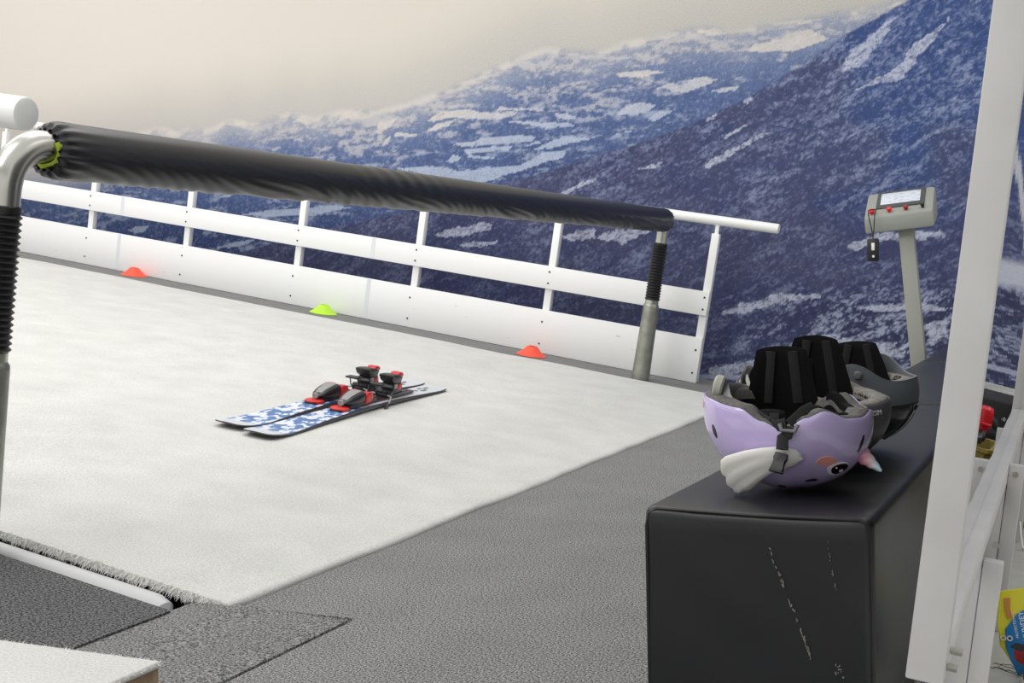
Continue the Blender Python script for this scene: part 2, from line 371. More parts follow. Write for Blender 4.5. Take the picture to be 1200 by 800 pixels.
NEAR_SNOW = [
  [(-3.84,1.031),(-3.617,1.095),(-3.487,1.111),(-3.384,1.099),(-3.409,1.065),(-3.554,1.034),(-3.75,1.013)],
  [(-3.645,0.966),(-3.491,0.989),(-3.332,0.99),(-3.396,0.957),(-3.557,0.948)],
  [(-2.885,0.981),(-2.764,1.018),(-2.631,1.033),(-2.633,0.971),(-2.781,0.963)],
  [(-2.938,1.275),(-2.802,1.316),(-2.638,1.352),(-2.631,1.341),(-2.833,1.277)],
  [(-1.068,0.861),(-1.025,0.902),(-0.877,0.922),(-0.714,0.949),(-0.539,0.942),(-0.477,0.915),(-0.587,0.903),(-0.844,0.879),(-1.026,0.843)],
  [(-1.945,1.4),(-1.834,1.464),(-1.653,1.522),(-1.529,1.574),(-1.511,1.564),(-1.69,1.481),(-1.909,1.38)],
  [(-1.833,0.486),(-1.688,0.538),(-1.491,0.587),(-1.214,0.599),(-1.198,0.573),(-1.422,0.542),(-1.688,0.485)],
  [(-0.98,0.51),(-0.718,0.531),(-0.48,0.502),(-0.496,0.477),(-0.914,0.483)],
  [(-0.819,0.219),(-0.72,0.337),(-0.622,0.538),(-0.606,0.537),(-0.688,0.337),(-0.77,0.219)],
  [(-0.623,0.387),(-0.496,0.436),(-0.482,0.336),(-0.592,0.287)],
  [(-1.252,0.34),(-0.916,0.304),(-0.785,0.304),(-0.819,0.219),(-1.083,0.271)],
  [(-1.082,1.892),(-1.007,2.009),(-0.86,2.117),(-0.764,2.18),(-0.813,2.063),(-0.959,1.905)],
  [(-1.01,1.786),(-0.815,1.867),(-0.624,2.019),(-0.484,2.149),(-0.555,2.012),(-0.768,1.814)],
  [(-1.936,1.866),(-1.774,1.93),(-1.615,1.916),(-1.775,1.852)],
  [(-2.633,0.971),(-2.486,1.02),(-2.286,1.023),(-2.459,0.937)],
  [(-1.925,0.136),(-1.75,0.179),(-1.228,0.227),(-0.736,0.243),(-0.736,0.213),(-1.539,0.149),(-1.904,0.072)],
  [(-1.926,1.663),(-1.872,1.704),(-1.844,1.722),(-1.858,1.69),(-1.913,1.655)],
  [(-1.807,1.569),(-1.646,1.622),(-1.633,1.614),(-1.78,1.554)],
  [(-1.782,1.469),(-1.675,1.52),(-1.53,1.568),(-1.543,1.537),(-1.662,1.494),(-1.769,1.455)],
  [(-2.334,1.405),(-2.263,1.434),(-2.178,1.44),(-2.249,1.407)],
  [(-1.658,1.752),(-1.644,1.796),(-1.611,1.793),(-1.625,1.749)],
]

def mural():
    x0, x1, z0, z1, st = -10.6, 2.6, -.02, 3.6, .0095
    nx = int((x1-x0)/st)+1; nz = int((z1-z0)/st)+1
    X, Z = np.meshgrid(np.linspace(x0, x1, nx), np.linspace(z0, z1, nz))
    S = lambda c: np.array(lin(c)[:3])
    def mix(A, B, t): return A*(1-t[..., None])+B*t[..., None]
    jx = X+.05*(fbm(X*9, Z*9, 3)-.5); jz = Z+.035*(fbm(X*9+50, Z*12, 5)-.5)       # jagged outlines
    # sky: creamy haze, brighter to the left, greyer towards the mountains
    tx = np.clip((X+8)/7.5, 0, 1)
    top = mix(np.broadcast_to(S((221,214,206)), X.shape+(3,)), S((196,192,182)), tx)
    low = mix(np.broadcast_to(S((194,190,186)), X.shape+(3,)), S((184,182,177)), tx)
    far_z = np.interp(X, *zip(*FAR_RIDGE)); near_z = np.interp(X, *zip(*NEAR_RIDGE))
    ht = sstep(.0, .6, Z-far_z+.05)
    sky = mix(low, top, ht)
    # far hills
    d = far_z+.02*(fbm(X*7, Z*3, 20)-.5) - Z                      # depth below the far ridge
    wz_ = Z+.05*(fbm(X*3, Z*3, 21)-.5)
    n1 = fbm(X*7-Z*6, wz_*26+X*1.5, 30, 5, .62); n2 = fbm(X*34, Z*56, 40, 4, .7); n3 = fbm(X*88, Z*105, 44, 2)
    big = fbm(X*1.7, Z*4.5, 47, 3)
    far = mix(np.broadcast_to(S((124,138,170)), X.shape+(3,)), S((82,100,144)), sstep(.0, .45, d))
    far = mix(far, S((58,72,116)), sstep(.45, 1.0, d))
    far = far*(.70+.60*n2[..., None])
    snowc = mix(np.broadcast_to(S((214,208,202)), X.shape+(3,)), S((178,190,212)), sstep(.1, .6, d))
    sp = sstep(.53, .80, n1+.5*(n2-.5)+.35*(big-.5)+.16*sstep(.25, 0, d)-.04*sstep(.5, 1, d))
    far = mix(far, snowc, sp*sstep(0, .05, d)*.60)
    far = mix(far, S((176,186,208)), sstep(.56, .80, n3)*.28)
    pm = np.zeros(X.shape)
    for p in FAR_SNOW: pm = np.maximum(pm, inpoly(jx, jz, p).astype(float))
    far = mix(far, snowc*(.90+.16*n2[..., None]), pm*(.62+.38*n3)*sstep(.15, .42, n2+.25*n3))
    lf = 1-sstep(-7.0, -3.2, X)
    haze = (1-sstep(.0, .26, d))*(.38+.42*lf); haze = np.clip(haze, 0, .92)
    haze = np.maximum(haze, .85*(1-sstep(-7.0, -6.2, X))*(1-sstep(.15, .45, d)))
    far = mix(far, low*np.array([.98, .99, 1.04]), haze)
    img = mix(sky, far, sstep(-.03, .05, d+.03*(n3-.5)))
    pk_ = sstep(.05, .0, np.abs(d-.025))*sstep(.46, .60, fbm(X*6, Z*9, 52, 3))
    img = mix(img, S((222,214,202)), pk_*.55)
    # near forested slope
    e = near_z+.02*(fbm(X*30, Z*30, 60)-.5) - Z
    a = math.radians(24)
    U = X*math.cos(a)+Z*math.sin(a); V = -X*math.sin(a)+Z*math.cos(a)
    V = V+.05*(fbm(X*4, Z*4, 66)-.5)
    m1 = fbm(U*5.5, V*22, 70, 6, .68); m2 = fbm(U*44, V*76, 80, 3, .8); m3 = fbm(X*95, Z*100, 90, 2); m4 = fbm(X*1.4, Z*2.2, 95, 3)
    up = sstep(-2.6, -.5, X)*sstep(.8, 1.5, Z)
    base = mix(np.broadcast_to(S((66,71,108)), X.shape+(3,)), S((60,82,134)), up)
    base = mix(base, S((76,79,110)), sstep(.46, .62, m4)*.6)
    base = base*(.66+.44*m2[..., None]+.34*(m3[..., None]-.3))
    li = S((138,150,184))
    base = mix(base, li, sstep(.42, .95, m1+.8*(m2-.5))*(.42+.30*up)*(.55+.9*sstep(.4, .65, fbm(X*2.3, Z*3.1, 120, 3))))
    base = mix(base, S((160,170,200)), sstep(.50, .98, m3+.5*(m2-.5)+.6*(m1-.5))*(.24+.2*up))
    low_r = sstep(.72, .45, Z)*sstep(-2.1, -1.0, X)
    base = mix(base, S((172,180,202)), sstep(.45, .80, m1+.9*(m2-.5)+.25*(m3-.5))*low_r*.75)
    base = mix(base, S((40,42,70)), sstep(.52, .40, m1+.6*(m2-.5))*low_r*.5)
    pm = np.zeros(X.shape)
    for p in NEAR_SNOW: pm = np.maximum(pm, inpoly(X+.09*(fbm(X*7, Z*9, 103)-.5)+.04*(fbm(X*30, Z*30, 104)-.5), Z+.05*(fbm(X*7+50, Z*12, 105)-.5)+.03*(fbm(X*30+9, Z*34, 106)-.5), p).astype(float))
    base = mix(base, S((186,192,212)), pm*np.clip(-.15+1.5*m2+.8*(m3-.4), 0, .9))
    road = sstep(.020, .010, np.abs(Z-.085+.02*(fbm(X*2, Z*0, 99)-.5)))*(X > -2.0)
    base = mix(base, S((166,172,196)), road*.8)
    img = mix(img, base, sstep(-.006, .012, e))
    # lower strip at the right end of the print (seen in the mirror): pale piste and streaks
    pz = sstep(.10, .04, np.abs(Z-(.62+.0*X)))*(X > .1)
    img = mix(img, S((186,190,204)), pz*.9)
    b2 = sstep(.05, .03, np.abs((Z-.86)-(X-.30)*2.6))*((X > .2) & (X < .62))
    img = mix(img, S((190,192,200)), b2*.9)
    sk = sstep(.05, .02, Z)
    me = bpy.data.meshes.new('wall_mural')
    verts = np.empty((nx*nz, 3), np.float32); verts[:, 0] = X.ravel(); verts[:, 1] = WALL_Y; verts[:, 2] = Z.ravel()
    idx = np.arange(nx*nz).reshape(nz, nx)
    q = np.stack([idx[:-1, :-1], idx[:-1, 1:], idx[1:, 1:], idx[1:, :-1]], -1).reshape(-1, 4)
    # back side and rim so the sheet has thickness
    bk = np.array([[x0, WALL_Y+.019, z0], [x1, WALL_Y+.019, z0], [x1, WALL_Y+.019, z1], [x0, WALL_Y+.019, z1]], np.float32)
    N = nx*nz
    verts = np.vstack([verts, bk]); cor = [idx[0, 0], idx[0, -1], idx[-1, -1], idx[-1, 0]]
    extra = [[N+1, N, N+3, N+2]]
    for i in range(4):
        j = (i+1) % 4; extra.append([cor[j], cor[i], N+i, N+j])
    q = np.vstack([q, np.array(extra)])
    me.vertices.add(len(verts)); me.vertices.foreach_set('co', verts.ravel())
    me.loops.add(q.size); me.loops.foreach_set('vertex_index', q.ravel().astype(np.int32))
    me.polygons.add(len(q)); me.polygons.foreach_set('loop_start', (np.arange(len(q))*4).astype(np.int32))
    me.update(calc_edges=True)
    ca = me.color_attributes.new('print', 'FLOAT_COLOR', 'POINT')
    c = np.ones((len(verts), 4), np.float32); c[:N, :3] = np.clip(img.reshape(-1, 3), 0, 1); ca.data.foreach_set('color', c.ravel())
    m = bpy.data.materials.new('printed mountain picture'); m.use_nodes = True; nt = m.node_tree; b = nt.nodes['Principled BSDF']
    b.inputs['Roughness'].default_value = .7; b.inputs['Specular IOR Level'].default_value = .2
    at = nt.nodes.new('ShaderNodeAttribute'); at.attribute_name = 'print'
    tc = nt.nodes.new('ShaderNodeTexCoord'); n = nt.nodes.new('ShaderNodeTexNoise'); n.inputs['Scale'].default_value = 150; n.inputs['Detail'].default_value = 3
    nt.links.new(tc.outputs['Object'], n.inputs['Vector'])
    mr = nt.nodes.new('ShaderNodeMapRange'); mr.inputs['From Min'].default_value = .3; mr.inputs['From Max'].default_value = .7; mr.inputs['To Min'].default_value = .70; mr.inputs['To Max'].default_value = 1.26
    nt.links.new(n.outputs['Fac'], mr.inputs['Value'])
    sc = nt.nodes.new('ShaderNodeVectorMath'); sc.operation = 'SCALE'
    nt.links.new(at.outputs['Color'], sc.inputs[0]); nt.links.new(mr.outputs['Result'], sc.inputs['Scale'])
    # keep the print grain off the smooth sky: weight by darkness of the colour
    sep = nt.nodes.new('ShaderNodeSeparateColor'); nt.links.new(at.outputs['Color'], sep.inputs['Color'])
    m2_ = nt.nodes.new('ShaderNodeMapRange'); m2_.inputs['From Min'].default_value = .35; m2_.inputs['From Max'].default_value = .6; m2_.inputs['To Min'].default_value = 1; m2_.inputs['To Max'].default_value = .12
    nt.links.new(sep.outputs['Red'], m2_.inputs['Value'])
    mx = nt.nodes.new('ShaderNodeMixRGB'); nt.links.new(m2_.outputs['Result'], mx.inputs['Fac'])
    nt.links.new(at.outputs['Color'], mx.inputs['Color1']); nt.links.new(sc.outputs['Vector'], mx.inputs['Color2'])
    nt.links.new(mx.outputs['Color'], b.inputs['Base Color'])
    me.materials.append(m)
    o = bpy.data.objects.new('wall_mural', me); COL.objects.link(o)
    tag(o, 'wall-sized printed picture of snowy blue mountains under a cream sky', 'mural')
mural()

# ------------------------------------------------------------------ floors
HX = s2w((-1.551, 0, 0)).x
fl = MB()
fl.box(HX, -1.222, 2.224, 7.5, -.12, 0); fl.box(-1.222, -.005, 2.224, 7.5, -.12, 0)
fl.box(-1.222, -.005, -1.6, 2.224, -.12, 0)
fl.box(HX-.10, -1.222, -1.6, 2.224, -.12, -.0105)
tag(fl.build('floor', 'grey_carpet', smooth=None), kind='structure')
tag(MB().box(-.004, 3.2, -1.6, 7.5, -.12, -.004).build('floor', 'concrete', smooth=None), kind='structure')
SM = SLOPE
dk = MB()
dk.box(-10, -1.555, 6.80, 7.48, -.10, 0)
tag(dk.build('floor', 'grey_carpet', smooth=None, mtx=SM), kind='structure')
dk = MB(); dk.box(-10, -1.64, -.6, 2.095, -.10, 0)
tag(dk.build('floor', 'dark_carpet', smooth=None, mtx=SM), kind='structure')
# carpeted hatch panel whose seams show beside the corner of the belt
hp = MB(); hp.box(HX-.10, -1.230, -1.4, 2.213, -.010, .002, bev=.002)
for v in hp.bm.verts:
    if v.co.y > 2 and v.co.x > -1.4: v.co.y -= .012
    if v.co.z > -.005: v.co.z += .009*min(1, max(0, (-1.34-v.co.x)/.28))
tag(hp.build('carpet_hatch', 'hatch_carpet'), 'grey carpeted hatch panel with dark seams at the near corner of the white belt', 'floor panel')

# ------------------------------------------------------------------ moving white carpet
belt = thing('ski_carpet', 'wide white pile carpet belt of the indoor ski slope with frayed near edge', 'ski carpet', SM)
def belt_mesh():
    xs = np.concatenate([np.linspace(-9.6, -1.70, 170), np.linspace(-1.69, -1.575, 8)]); ys = np.linspace(2.19, 6.81, 60)
    X, Y = np.meshgrid(xs, ys, indexing='ij')
    Z = .012 + .004*(fbm(X*1.3+3, Y*.35, 200, 3)-.5)*2
    Z += .0025*np.sin((X*1.0+Y*.42)*6.2)*sstep(.3, .7, vnoise(X*.7+9, Y*.4, 207))
    rough = .006*(vnoise(Y*9, Y*0, 210)-.5)
    top = [[Vector((X[i, j], Y[i, j], Z[i, j])) for j in range(len(ys))] for i in range(len(xs))]
    ex = lambda dx, z: [Vector((dx+.012*(vnoise(np.array(y*7.), np.array(0.), 211)-.5), y, z)) for y in ys]
    top += [ex(-1.556, .011), ex(-1.549, .004), ex(-1.552, -.03)]
    b = MB(); b.loft(top, cap=False, closed=False)
    # near and far side thickness and underside
    for js, in ((0,), (len(ys)-1,)):
        b.loft([[Vector(r[js]) for r in top], [Vector((r[js].x, r[js].y, -.006)) for r in top]], cap=False, closed=False)
    b.build('carpet_belt', 'snow', belt, smooth=80)
belt_mesh()
fr = MB()
for i in range(6500):
    x = -1.57-abs(random.gauss(0, 1))*2.0 if i < 3600 else random.uniform(-7, -1.57)
    if x < -8: continue
    L = random.uniform(.007, .016)*(1.6 if -2.2 < x < -1.6 else 1)
    p = Vector((x, 2.195, random.uniform(-.004, .013))); a = random.gauss(0, .6)
    d = Vector((math.sin(a)*.8, -math.cos(a), random.uniform(-.75, .25))).normalized()
    side = d.cross(Vector((0, 0, 1))).normalized()*random.uniform(.0007, .0013)
    mid = p+d*L*.55+Vector((0, 0, random.uniform(0, .005))); tip = p+d*L+Vector((random.gauss(0, .003), 0, -.004))
    v = [fr.bm.verts.new(q) for q in (p-side, p+side, mid+side*.8, mid-side*.8, tip)]
    fr.bm.faces.new((v[0], v[1], v[2], v[3])); fr.bm.faces.new((v[3], v[2], v[4]))
fo = fr.build('frayed_edge', 'white_gloss', belt, smooth=None); tag(fo, 'off-white frayed pile fibres', kind='stuff')
# white gutter strip under the near edge, dark gap and its black backing
gt = MB(); gt.tube([(-10, 2.150, -.036), (-6, 2.150, -.036), (-1.73, 2.150, -.036), (-1.705, 2.148, -.040), (-1.695, 2.146, -.046)], [.036, .036, .036, .032, .020], n=18)
tag(gt.build('edge_gutter', 'grey_white', mtx=SM), 'white rounded gutter strip between the frayed belt edge and dark grey carpet', 'gutter')
tag(MB().box(-10, -1.60, 2.02, 6.95, -.5, -.105).build('floor', 'void', smooth=None, mtx=SM), kind='structure')  # black box added below so the gap beside the belt stays dark

# ------------------------------------------------------------------ side fences
def fence(y, sgn, xend, label, posts, joints, mtx=SM, RZ_=.984, RR_=.0295):
    t = thing('side_fence', label, 'fence', mtx @ T(xend, y, 0))
    X = lambda x: x-xend
    L = -10-xend
    MB().box(L, 0, 0, sgn*.022, .002, .276, bev=.003).build('lower_board', 'scuffed', t)
    MB().box(L, 0, 0, sgn*.022, .412, .556, bev=.003).build('upper_board', 'scuffed', t)
    MB().tube([(L, sgn*.045, RZ_), (L/2, sgn*.045, RZ_), (.332, sgn*.045, RZ_), (.337, sgn*.045, RZ_), (.340, sgn*.045, RZ_)], [RR_, RR_, RR_, RR_*.96, RR_*.82], n=28).build('top_rail', 'white_tube', t)
    for px in posts:
        p = X(px)
        o = MB().box(p-.024, p+.024, sgn*.023, sgn*.067, .002, .905, bev=.003).build('post', 'white_paint', t)
        MB().box(p-.012, p+.012, sgn*.036, sgn*.054, .90, .972, bev=.003).build('rail_bracket', 'white_tube', o)
        for z in (.06, .20, .448, .520):
            MB().lathe([(.0062, 0), (.0062, .002), (.003, .003)], 10, axis=T(p-.004+.004*(z > .3), -sgn*.0005, z) @ RX(sgn*PI/2)).build('screw', 'screw', o)
    for jx in joints:
        j = X(jx)
        for z0, z1 in ((.01, .272), (.416, .552)):
            MB().box(j-.015, j+.015, -sgn*.0015, 0, z0, z1).build('joint_plate', 'joint', t)
    return t
FP = [-1.968, -2.985, -3.953, -4.895, -5.87, -6.785, -7.74, -8.70]
fence(7.2, 1, -1.942, 'long white board fence with round top rail along the far side of the belt', FP, [-4.285, -6.47])
fence(1.880, -1, -2.250, 'white round handrail end of the near fence at the left edge', [p-.32 for p in FP], [-4.6], RZ_=1.016, RR_=.0335)

# ------------------------------------------------------------------ padded safety bar across the belt
BX = -2.194; YN, YF, BZ = 2.060, 6.90, .95
bar = thing('safety_bar', 'black padded safety bar on steel posts spanning the white carpet', 'safety bar', SM @ T(BX, 0, 0))
def arc(y0, dirn, r, n=10):
    return [(0, y0+dirn*r*(1-math.cos(a)), BZ-r+r*math.sin(a)) for a in (PI/2*i/n for i in range(n+1))]
pn = [(0, YN, .70), (0, YN, .78)] + arc(YN, 1, .105) + [(0, YN+.2, BZ), (0, YN+.4, BZ)]
MB().tube(pn, .0375, n=28, up=(1,0,0)).build('steel_pipe', 'steel', bar)
pf = [(0, YF, .70), (0, YF, .80)] + arc(YF, -1, .075) + [(0, YF-.2, BZ), (0, YF-.4, BZ)]
MB().tube(pf, .0345, n=24, up=(1,0,0)).build('steel_pipe', 'steel', bar)
def sleeve():
    n, ny = 72, 520; y0, y1 = YN+.112, YF+.028; rings = []
    for i in range(ny+1):
        t = i/ny; y = y0+(y1-y0)*t; e0 = (y-y0); e1 = (y1-y)
        R = .0645
        sh0 = min(1, .74+.26*math.sqrt(max(0, 1-(1-min(1, e0/.05))**2))); sh1 = min(1, .55+.45*math.sqrt(max(0, 1-(1-min(1, e1/.06))**2)))
        R *= sh0*sh1
        g0 = math.exp(-e0/.045)*.0045; g1 = math.exp(-e1/.05)*.003
        ring = []
        for j in range(n):
            a = 2*PI*j/n
            low = max(0, -math.sin(a-.35))                       # underside, where the cloth hangs slack
            ph = y*30+9*math.sin(a*1.0)+2.6*math.sin(y*7.3)
            wr = .0024*low**1.2*math.sin(ph)*(.55+.45*math.sin(y*4.1+1))+.0018*low*math.sin(ph*2.3+2)
            gg = (g0+g1)*math.sin(a*17+1.2*math.sin(a*3))
            sag = .006*low
            k = .0011*max(0, math.sin(y*1.9+.7))**8*math.sin(y*60+3*a)
            r = R+wr+gg+sag+k
            r *= 1+.07*low*max(0, 1-e0/.06)
            ring.append(Vector((r*math.cos(a), y, BZ-.003+r*math.sin(a))))
        rings.append(ring)
    b = MB(); b.loft(rings, cap=False)
    # rolled-in hems
    for ring, s in ((rings[0], 1), (rings[-1], -1)):
        c = sum(ring, Vector())/n
        b.loft([ring, [c+(p-c)*.93+Vector((0, -.006*s, 0)) for p in ring], [c+(p-c)*.84+Vector((0, .004*s, 0)) for p in ring], [c+(p-c)*.80+Vector((0, .03*s, 0)) for p in ring]], cap=False)
    b.build('pad_cover', mat('black coated cloth', (26,28,33), .36, spec=.6, bump=(30,.08,.003)), bar, smooth=80)
sleeve()
MB().lathe([(.0385, 0), (.0455, 0), (.0455, .09), (.0385, .09)], 28, axis=T(0, YN+.165, BZ-.004) @ RX(-PI/2), cap=False).build('foam_core', 'foam_green', bar)
fb = MB(); rg = []
for i in range(15):
    a = -PI*.86+PI*.98*i/14; k = 1+.05*math.sin(a*7)
    rg.append([Vector((r*math.cos(a), y, r*math.sin(a))) for r, y in ((.0375, .03), (.0375, -.006), (.0385, -.010-.006*math.sin(a*3)), (.0465*k, -.006-.006*math.sin(a*3)), (.047*k, .03))])
fb.loft(rg)
for v in fb.bm.verts: v.co += Vector((0, YN+.116, BZ-.002))
fb.build('foam_core', 'foam_green', bar)
MB().lathe([(.036, 0), (.048, 0), (.048, .05), (.036, .05)], 28, axis=T(0, YF-.012, BZ-.003) @ RX(-PI/2), cap=False).build('foam_core', 'foam_green', bar)
for y, r0, nring in ((YN, 1.0, 22), (YF, 1.0, 19)):
    zt, zb = .792, .475
    prof = [(.039, zb)]
    for k in range(nring):
        za = zb+(zt-zb)*k/nring; zc = zb+(zt-zb)*(k+1)/nring
        prof += [(.0385, za+.0008), (.0455, (za+zc)/2), (.0385, zc-.0008)]
    prof += [(.039, zt)]
    MB().lathe(prof, 32, axis=T(0, y, 0)).build('rubber_bellows', 'rubber', bar, smooth=30)
    MB().lathe([(.0370, .792), (.0415, .794), (.0415, .808), (.0370, .811)], 28, axis=T(0, y, 0)).build('rubber_ring', 'rubber', bar)
    MB().lathe([(.0395, .455), (.0395, .476), (.037, .478)], 28, axis=T(0, y, 0)).build('steel_collar', 'steel', bar)
    MB().lathe([(.0365, .458), (.0455, .445), (.046, .435), (.053, .02), (.0545, .0), (.040, -.0)], 30, axis=T(0, y, 0)).build('lower_post', 'galv', bar)

# ------------------------------------------------------------------ marker cones
CONE = [(-6.21, 7.10, 'orange', 'orange flat marker cone by the fence, farthest up the slope'),
        (-4.535, 7.075, 'lime', 'lime green flat marker cone at the foot of the fence'),
        (-2.955, 7.02, 'orange', 'orange flat marker cone by the fence, nearest the padded bar post')]
for x, y, m, lb in CONE:
    o = MB().lathe([(.092, 0), (.095, .002), (.092, .0045), (.066, .022), (.036, .052), (.030, .058), (.026, .059), (.024, .056), (.030, .049), (.060, .019), (.086, .002)], 36, cap=False).build('marker_cone', m, mtx=SM @ T(x, y, .001))
    tag(o, lb, 'cone', 'marker cones by the far fence')
# ------------------------------------------------------------------ skis
def ski_w(y, L):
    t = y/L
    if t < .10: return .070*(1-((.10-t)/.10)**4*.22) if t > .012 else .070*(1-((.10-.012)/.10)**4*.22)*(t/.012)**.22
    base = np.interp(t, [.10, .25, .52, .80, .95, 1.0], [.070, .058, .0475, .054, .061, .058])
    if t > .982: base *= max(.72, math.sqrt(max(0, 1-.5*((t-.982)/.018)**2)))
    return float(base)
def ski_z(y, L):
    t = y/L
    z = .003
    if t < .11: z += .016*((.11-t)/.11)**1.6
    if t > .94: z += .003*((t-.94)/.06)**1.5
    z += .005*math.sin(PI*min(1, max(0, (t-.11)/.85)))
    return z
def make_ski(mtx, label):
    L = 1.66; k = thing('ski', label, 'ski', mtx, 'pair of skis on the white carpet')
    ys = [0.0, .002, .006, .012, .02, .035, .055, .08, .11, .15, .19]+[.19+(L-.24)*i/30 for i in range(1, 31)]+[L-.04, L-.03, L-.02, L-.012, L-.005, L-.001]
    th = lambda y: float(np.interp(y, [0, .2, .7, 1.1, 1.5, L], [.005, .007, .015, .015, .007, .005]))
    rings = []
    for y in ys:
        w_, z = max(.004, ski_w(y, L)), ski_z(y, L)
        rings.append([Vector((-w_, y, z)), Vector((w_, y, z)), Vector((w_, y, z+th(y)*.55)), Vector((w_-.003, y, z+th(y)*.9)), Vector((-w_+.003, y, z+th(y)*.9)), Vector((-w_, y, z+th(y)*.55))])
    MB().loft(rings).build('ski_base', 'ski_edge', k, smooth=50)
    top = MB(); tr = []
    for y in ys[1:]:
        w_, z = max(.002, ski_w(y, L)-.0035), ski_z(y, L)+th(y)*.9+.0004
        tr.append([Vector((-w_, y, z)), Vector((-w_/3, y, z+.0006)), Vector((w_/3, y, z+.0006)), Vector((w_, y, z))])
    top.loft(tr, closed=False).build('top_sheet', 'ski', k)
    zt = lambda y: ski_z(y, L)+th(y)*.9+.001
    # white tip guard strip
    # grey lettering-like dashes printed near the tail
    d = MB()
    for yy, xx, ln in ((1.44, .012, .05), (1.52, -.012, .045), (1.475, -.02, .03), (1.40, -.005, .025)):
        d.box(xx-.007, xx+.007, yy, yy+ln, zt(yy)-.0005, zt(yy)+.0016)
    d.build('tail_print', 'grey_plastic', k)
    # riser plate with red nose
    z0 = zt(.9)
    pl = MB(); pl.prism([(-.030, .62), (-.022, .602), (0, .595), (.022, .602), (.030, .62), (.030, .72), (.026, .76), (.026, 1.30), (.020, 1.335), (-.020, 1.335), (-.026, 1.30), (-.026, .76), (-.030, .72)], z0-.002, z0+.007, bev=.002)
    pl.build('riser_plate', mat('maroon black riser plastic', (64,34,40), .4), k)
    rn = MB(); rn.lathe([(.0, 0), (.038, 0), (.038, .008), (.030, .012), (.0, .013)], 28, axis=T(0, .645, z0) @ Matrix.Diagonal((.98, 1.25, 1, 1)))
    tag(rn.build('riser_nose', 'binding_red', k), 'red rounded nose of the riser plate')
    # toe piece: wedge nose with knob, grey top stripe, red wings
    tz = z0+.0075
    def sq(b, kz=.66):
        for v in b.bm.verts: v.co.z = tz+(v.co.z-tz)*kz
        return b
    toe = MB()
    prof = [(.655, .016, .022, .030), (.672, .027, .014, .046), (.70, .034, .006, .062), (.74, .040, .004, .076), (.775, .042, .004, .085), (.80, .038, .006, .083)]
    rr = []
    for y, w_, a, b in prof:
        c = (a+b)/2; h = (b-a)/2
        rr.append([Vector((w_*math.copysign(abs(math.cos(q))**.6, math.cos(q)), y, tz+c+h*math.copysign(abs(math.sin(q))**.7, math.sin(q)))) for q in (2*PI*i/20 for i in range(20))])
    toe.loft(rr); toe.box(-.030, .030, .68, .84, tz-.002, tz+.014, bev=.003)
    sq(toe)
    t = toe.build('toe_piece', 'binding', k)
    sq(MB().loft([[Vector((-w_*.5, y, tz+b+.001)), Vector((w_*.5, y, tz+b+.001)), Vector((w_*.5, y, tz+b-.006)), Vector((-w_*.5, y, tz+b-.006))] for y, w_, a, b in prof[1:]])).build('toe_stripe', 'binding_grey', t)
    MB().lathe([(0, 0), (.013, 0), (.013, .008), (.009, .010), (.008, .007), (0, .007)], 20, axis=T(0, .654, tz+.019) @ RX(PI/2)).build('adjuster_knob', 'binding_grey', t)
    for s in (-1, 1):
        wg = MB(); wg.prism([(.795, .010), (.85, .014), (.862, .045), (.845, .074), (.80, .078)], min(s*.010, s*.044), max(s*.010, s*.044), 'yz', bev=.004, mtx=T(0, 0, tz))
        sq(wg).build('toe_wing', 'binding_red', t)
    wr = MB(); wr.tube([(.028, .86, tz+.02), (.02, .885, tz+.05), (0, .89, tz+.056), (-.02, .885, tz+.05), (-.028, .86, tz+.02)], .0025, n=8); sq(wr).build('wire_loop', 'binding_grey', t)
    MB().box(-.027, .027, .86, .93, tz, tz+.018, bev=.004).build('toe_track', 'binding', k)
    # brake: raised pedal and two arms
    br = MB(); br.box(-.030, .030, .955, 1.005, tz+.070, tz+.079, bev=.003)
    for s in (-1, 1):
        br.tube([(s*.018, .98, tz+.074), (s*.020, 1.0, tz+.03), (s*.028, 1.04, tz+.012)], .003, n=8)
    p = sq(br, .85).build('brake_pedal', 'binding', k)
    for s in (-1, 1):
        am = MB(); am.tube([(s*.028, 1.03, tz+.012), (s*.050, 1.02, tz+.010), (s*.058, 1.00, tz-.004), (s*.060, .975, tz-.022)], .0033, n=10)
        a = am.build('brake_arm', 'binding_grey', k)
        MB().tube([(s*.060, .985, tz-.014), (s*.0605, .955, tz-.034), (s*.061, .940, tz-.038)], [.005, .0065, .005], n=10).build('arm_tip', 'binding', a)
    # heel piece
    h = MB(); h.box(-.032, .032, 1.035, 1.235, tz-.002, tz+.022, bev=.004)
    h.box(-.036, .036, 1.04, 1.072, tz+.006, tz+.046, bev=.006)
    h.prism([(1.085, .012), (1.185, .012), (1.175, .07), (1.160, .100), (1.095, .100), (1.080, .06)], -.029, .029, 'yz', bev=.006, mtx=T(0, 0, tz))
    hp = sq(h, .64).build('heel_piece', 'binding', k)
    j = MB(); j.prism([(1.052, .148), (1.060, .112), (1.088, .090), (1.150, .086), (1.168, .122), (1.140, .144), (1.078, .151)], -.032, .032, 'yz', bev=.006, mtx=T(0, 0, tz))
    j.box(-.035, .035, 1.056, 1.074, tz+.128, tz+.148, bev=.004)
    sq(j, .64).build('heel_jaw', 'binding', hp)
    lv = MB(); lv.prism([(1.130, .132), (1.160, .116), (1.188, .118), (1.198, .136), (1.180, .154), (1.145, .152)], -.022, .022, 'yz', bev=.006, mtx=T(0, 0, tz))
    sq(lv, .64).build('heel_lever', 'binding_red', hp)
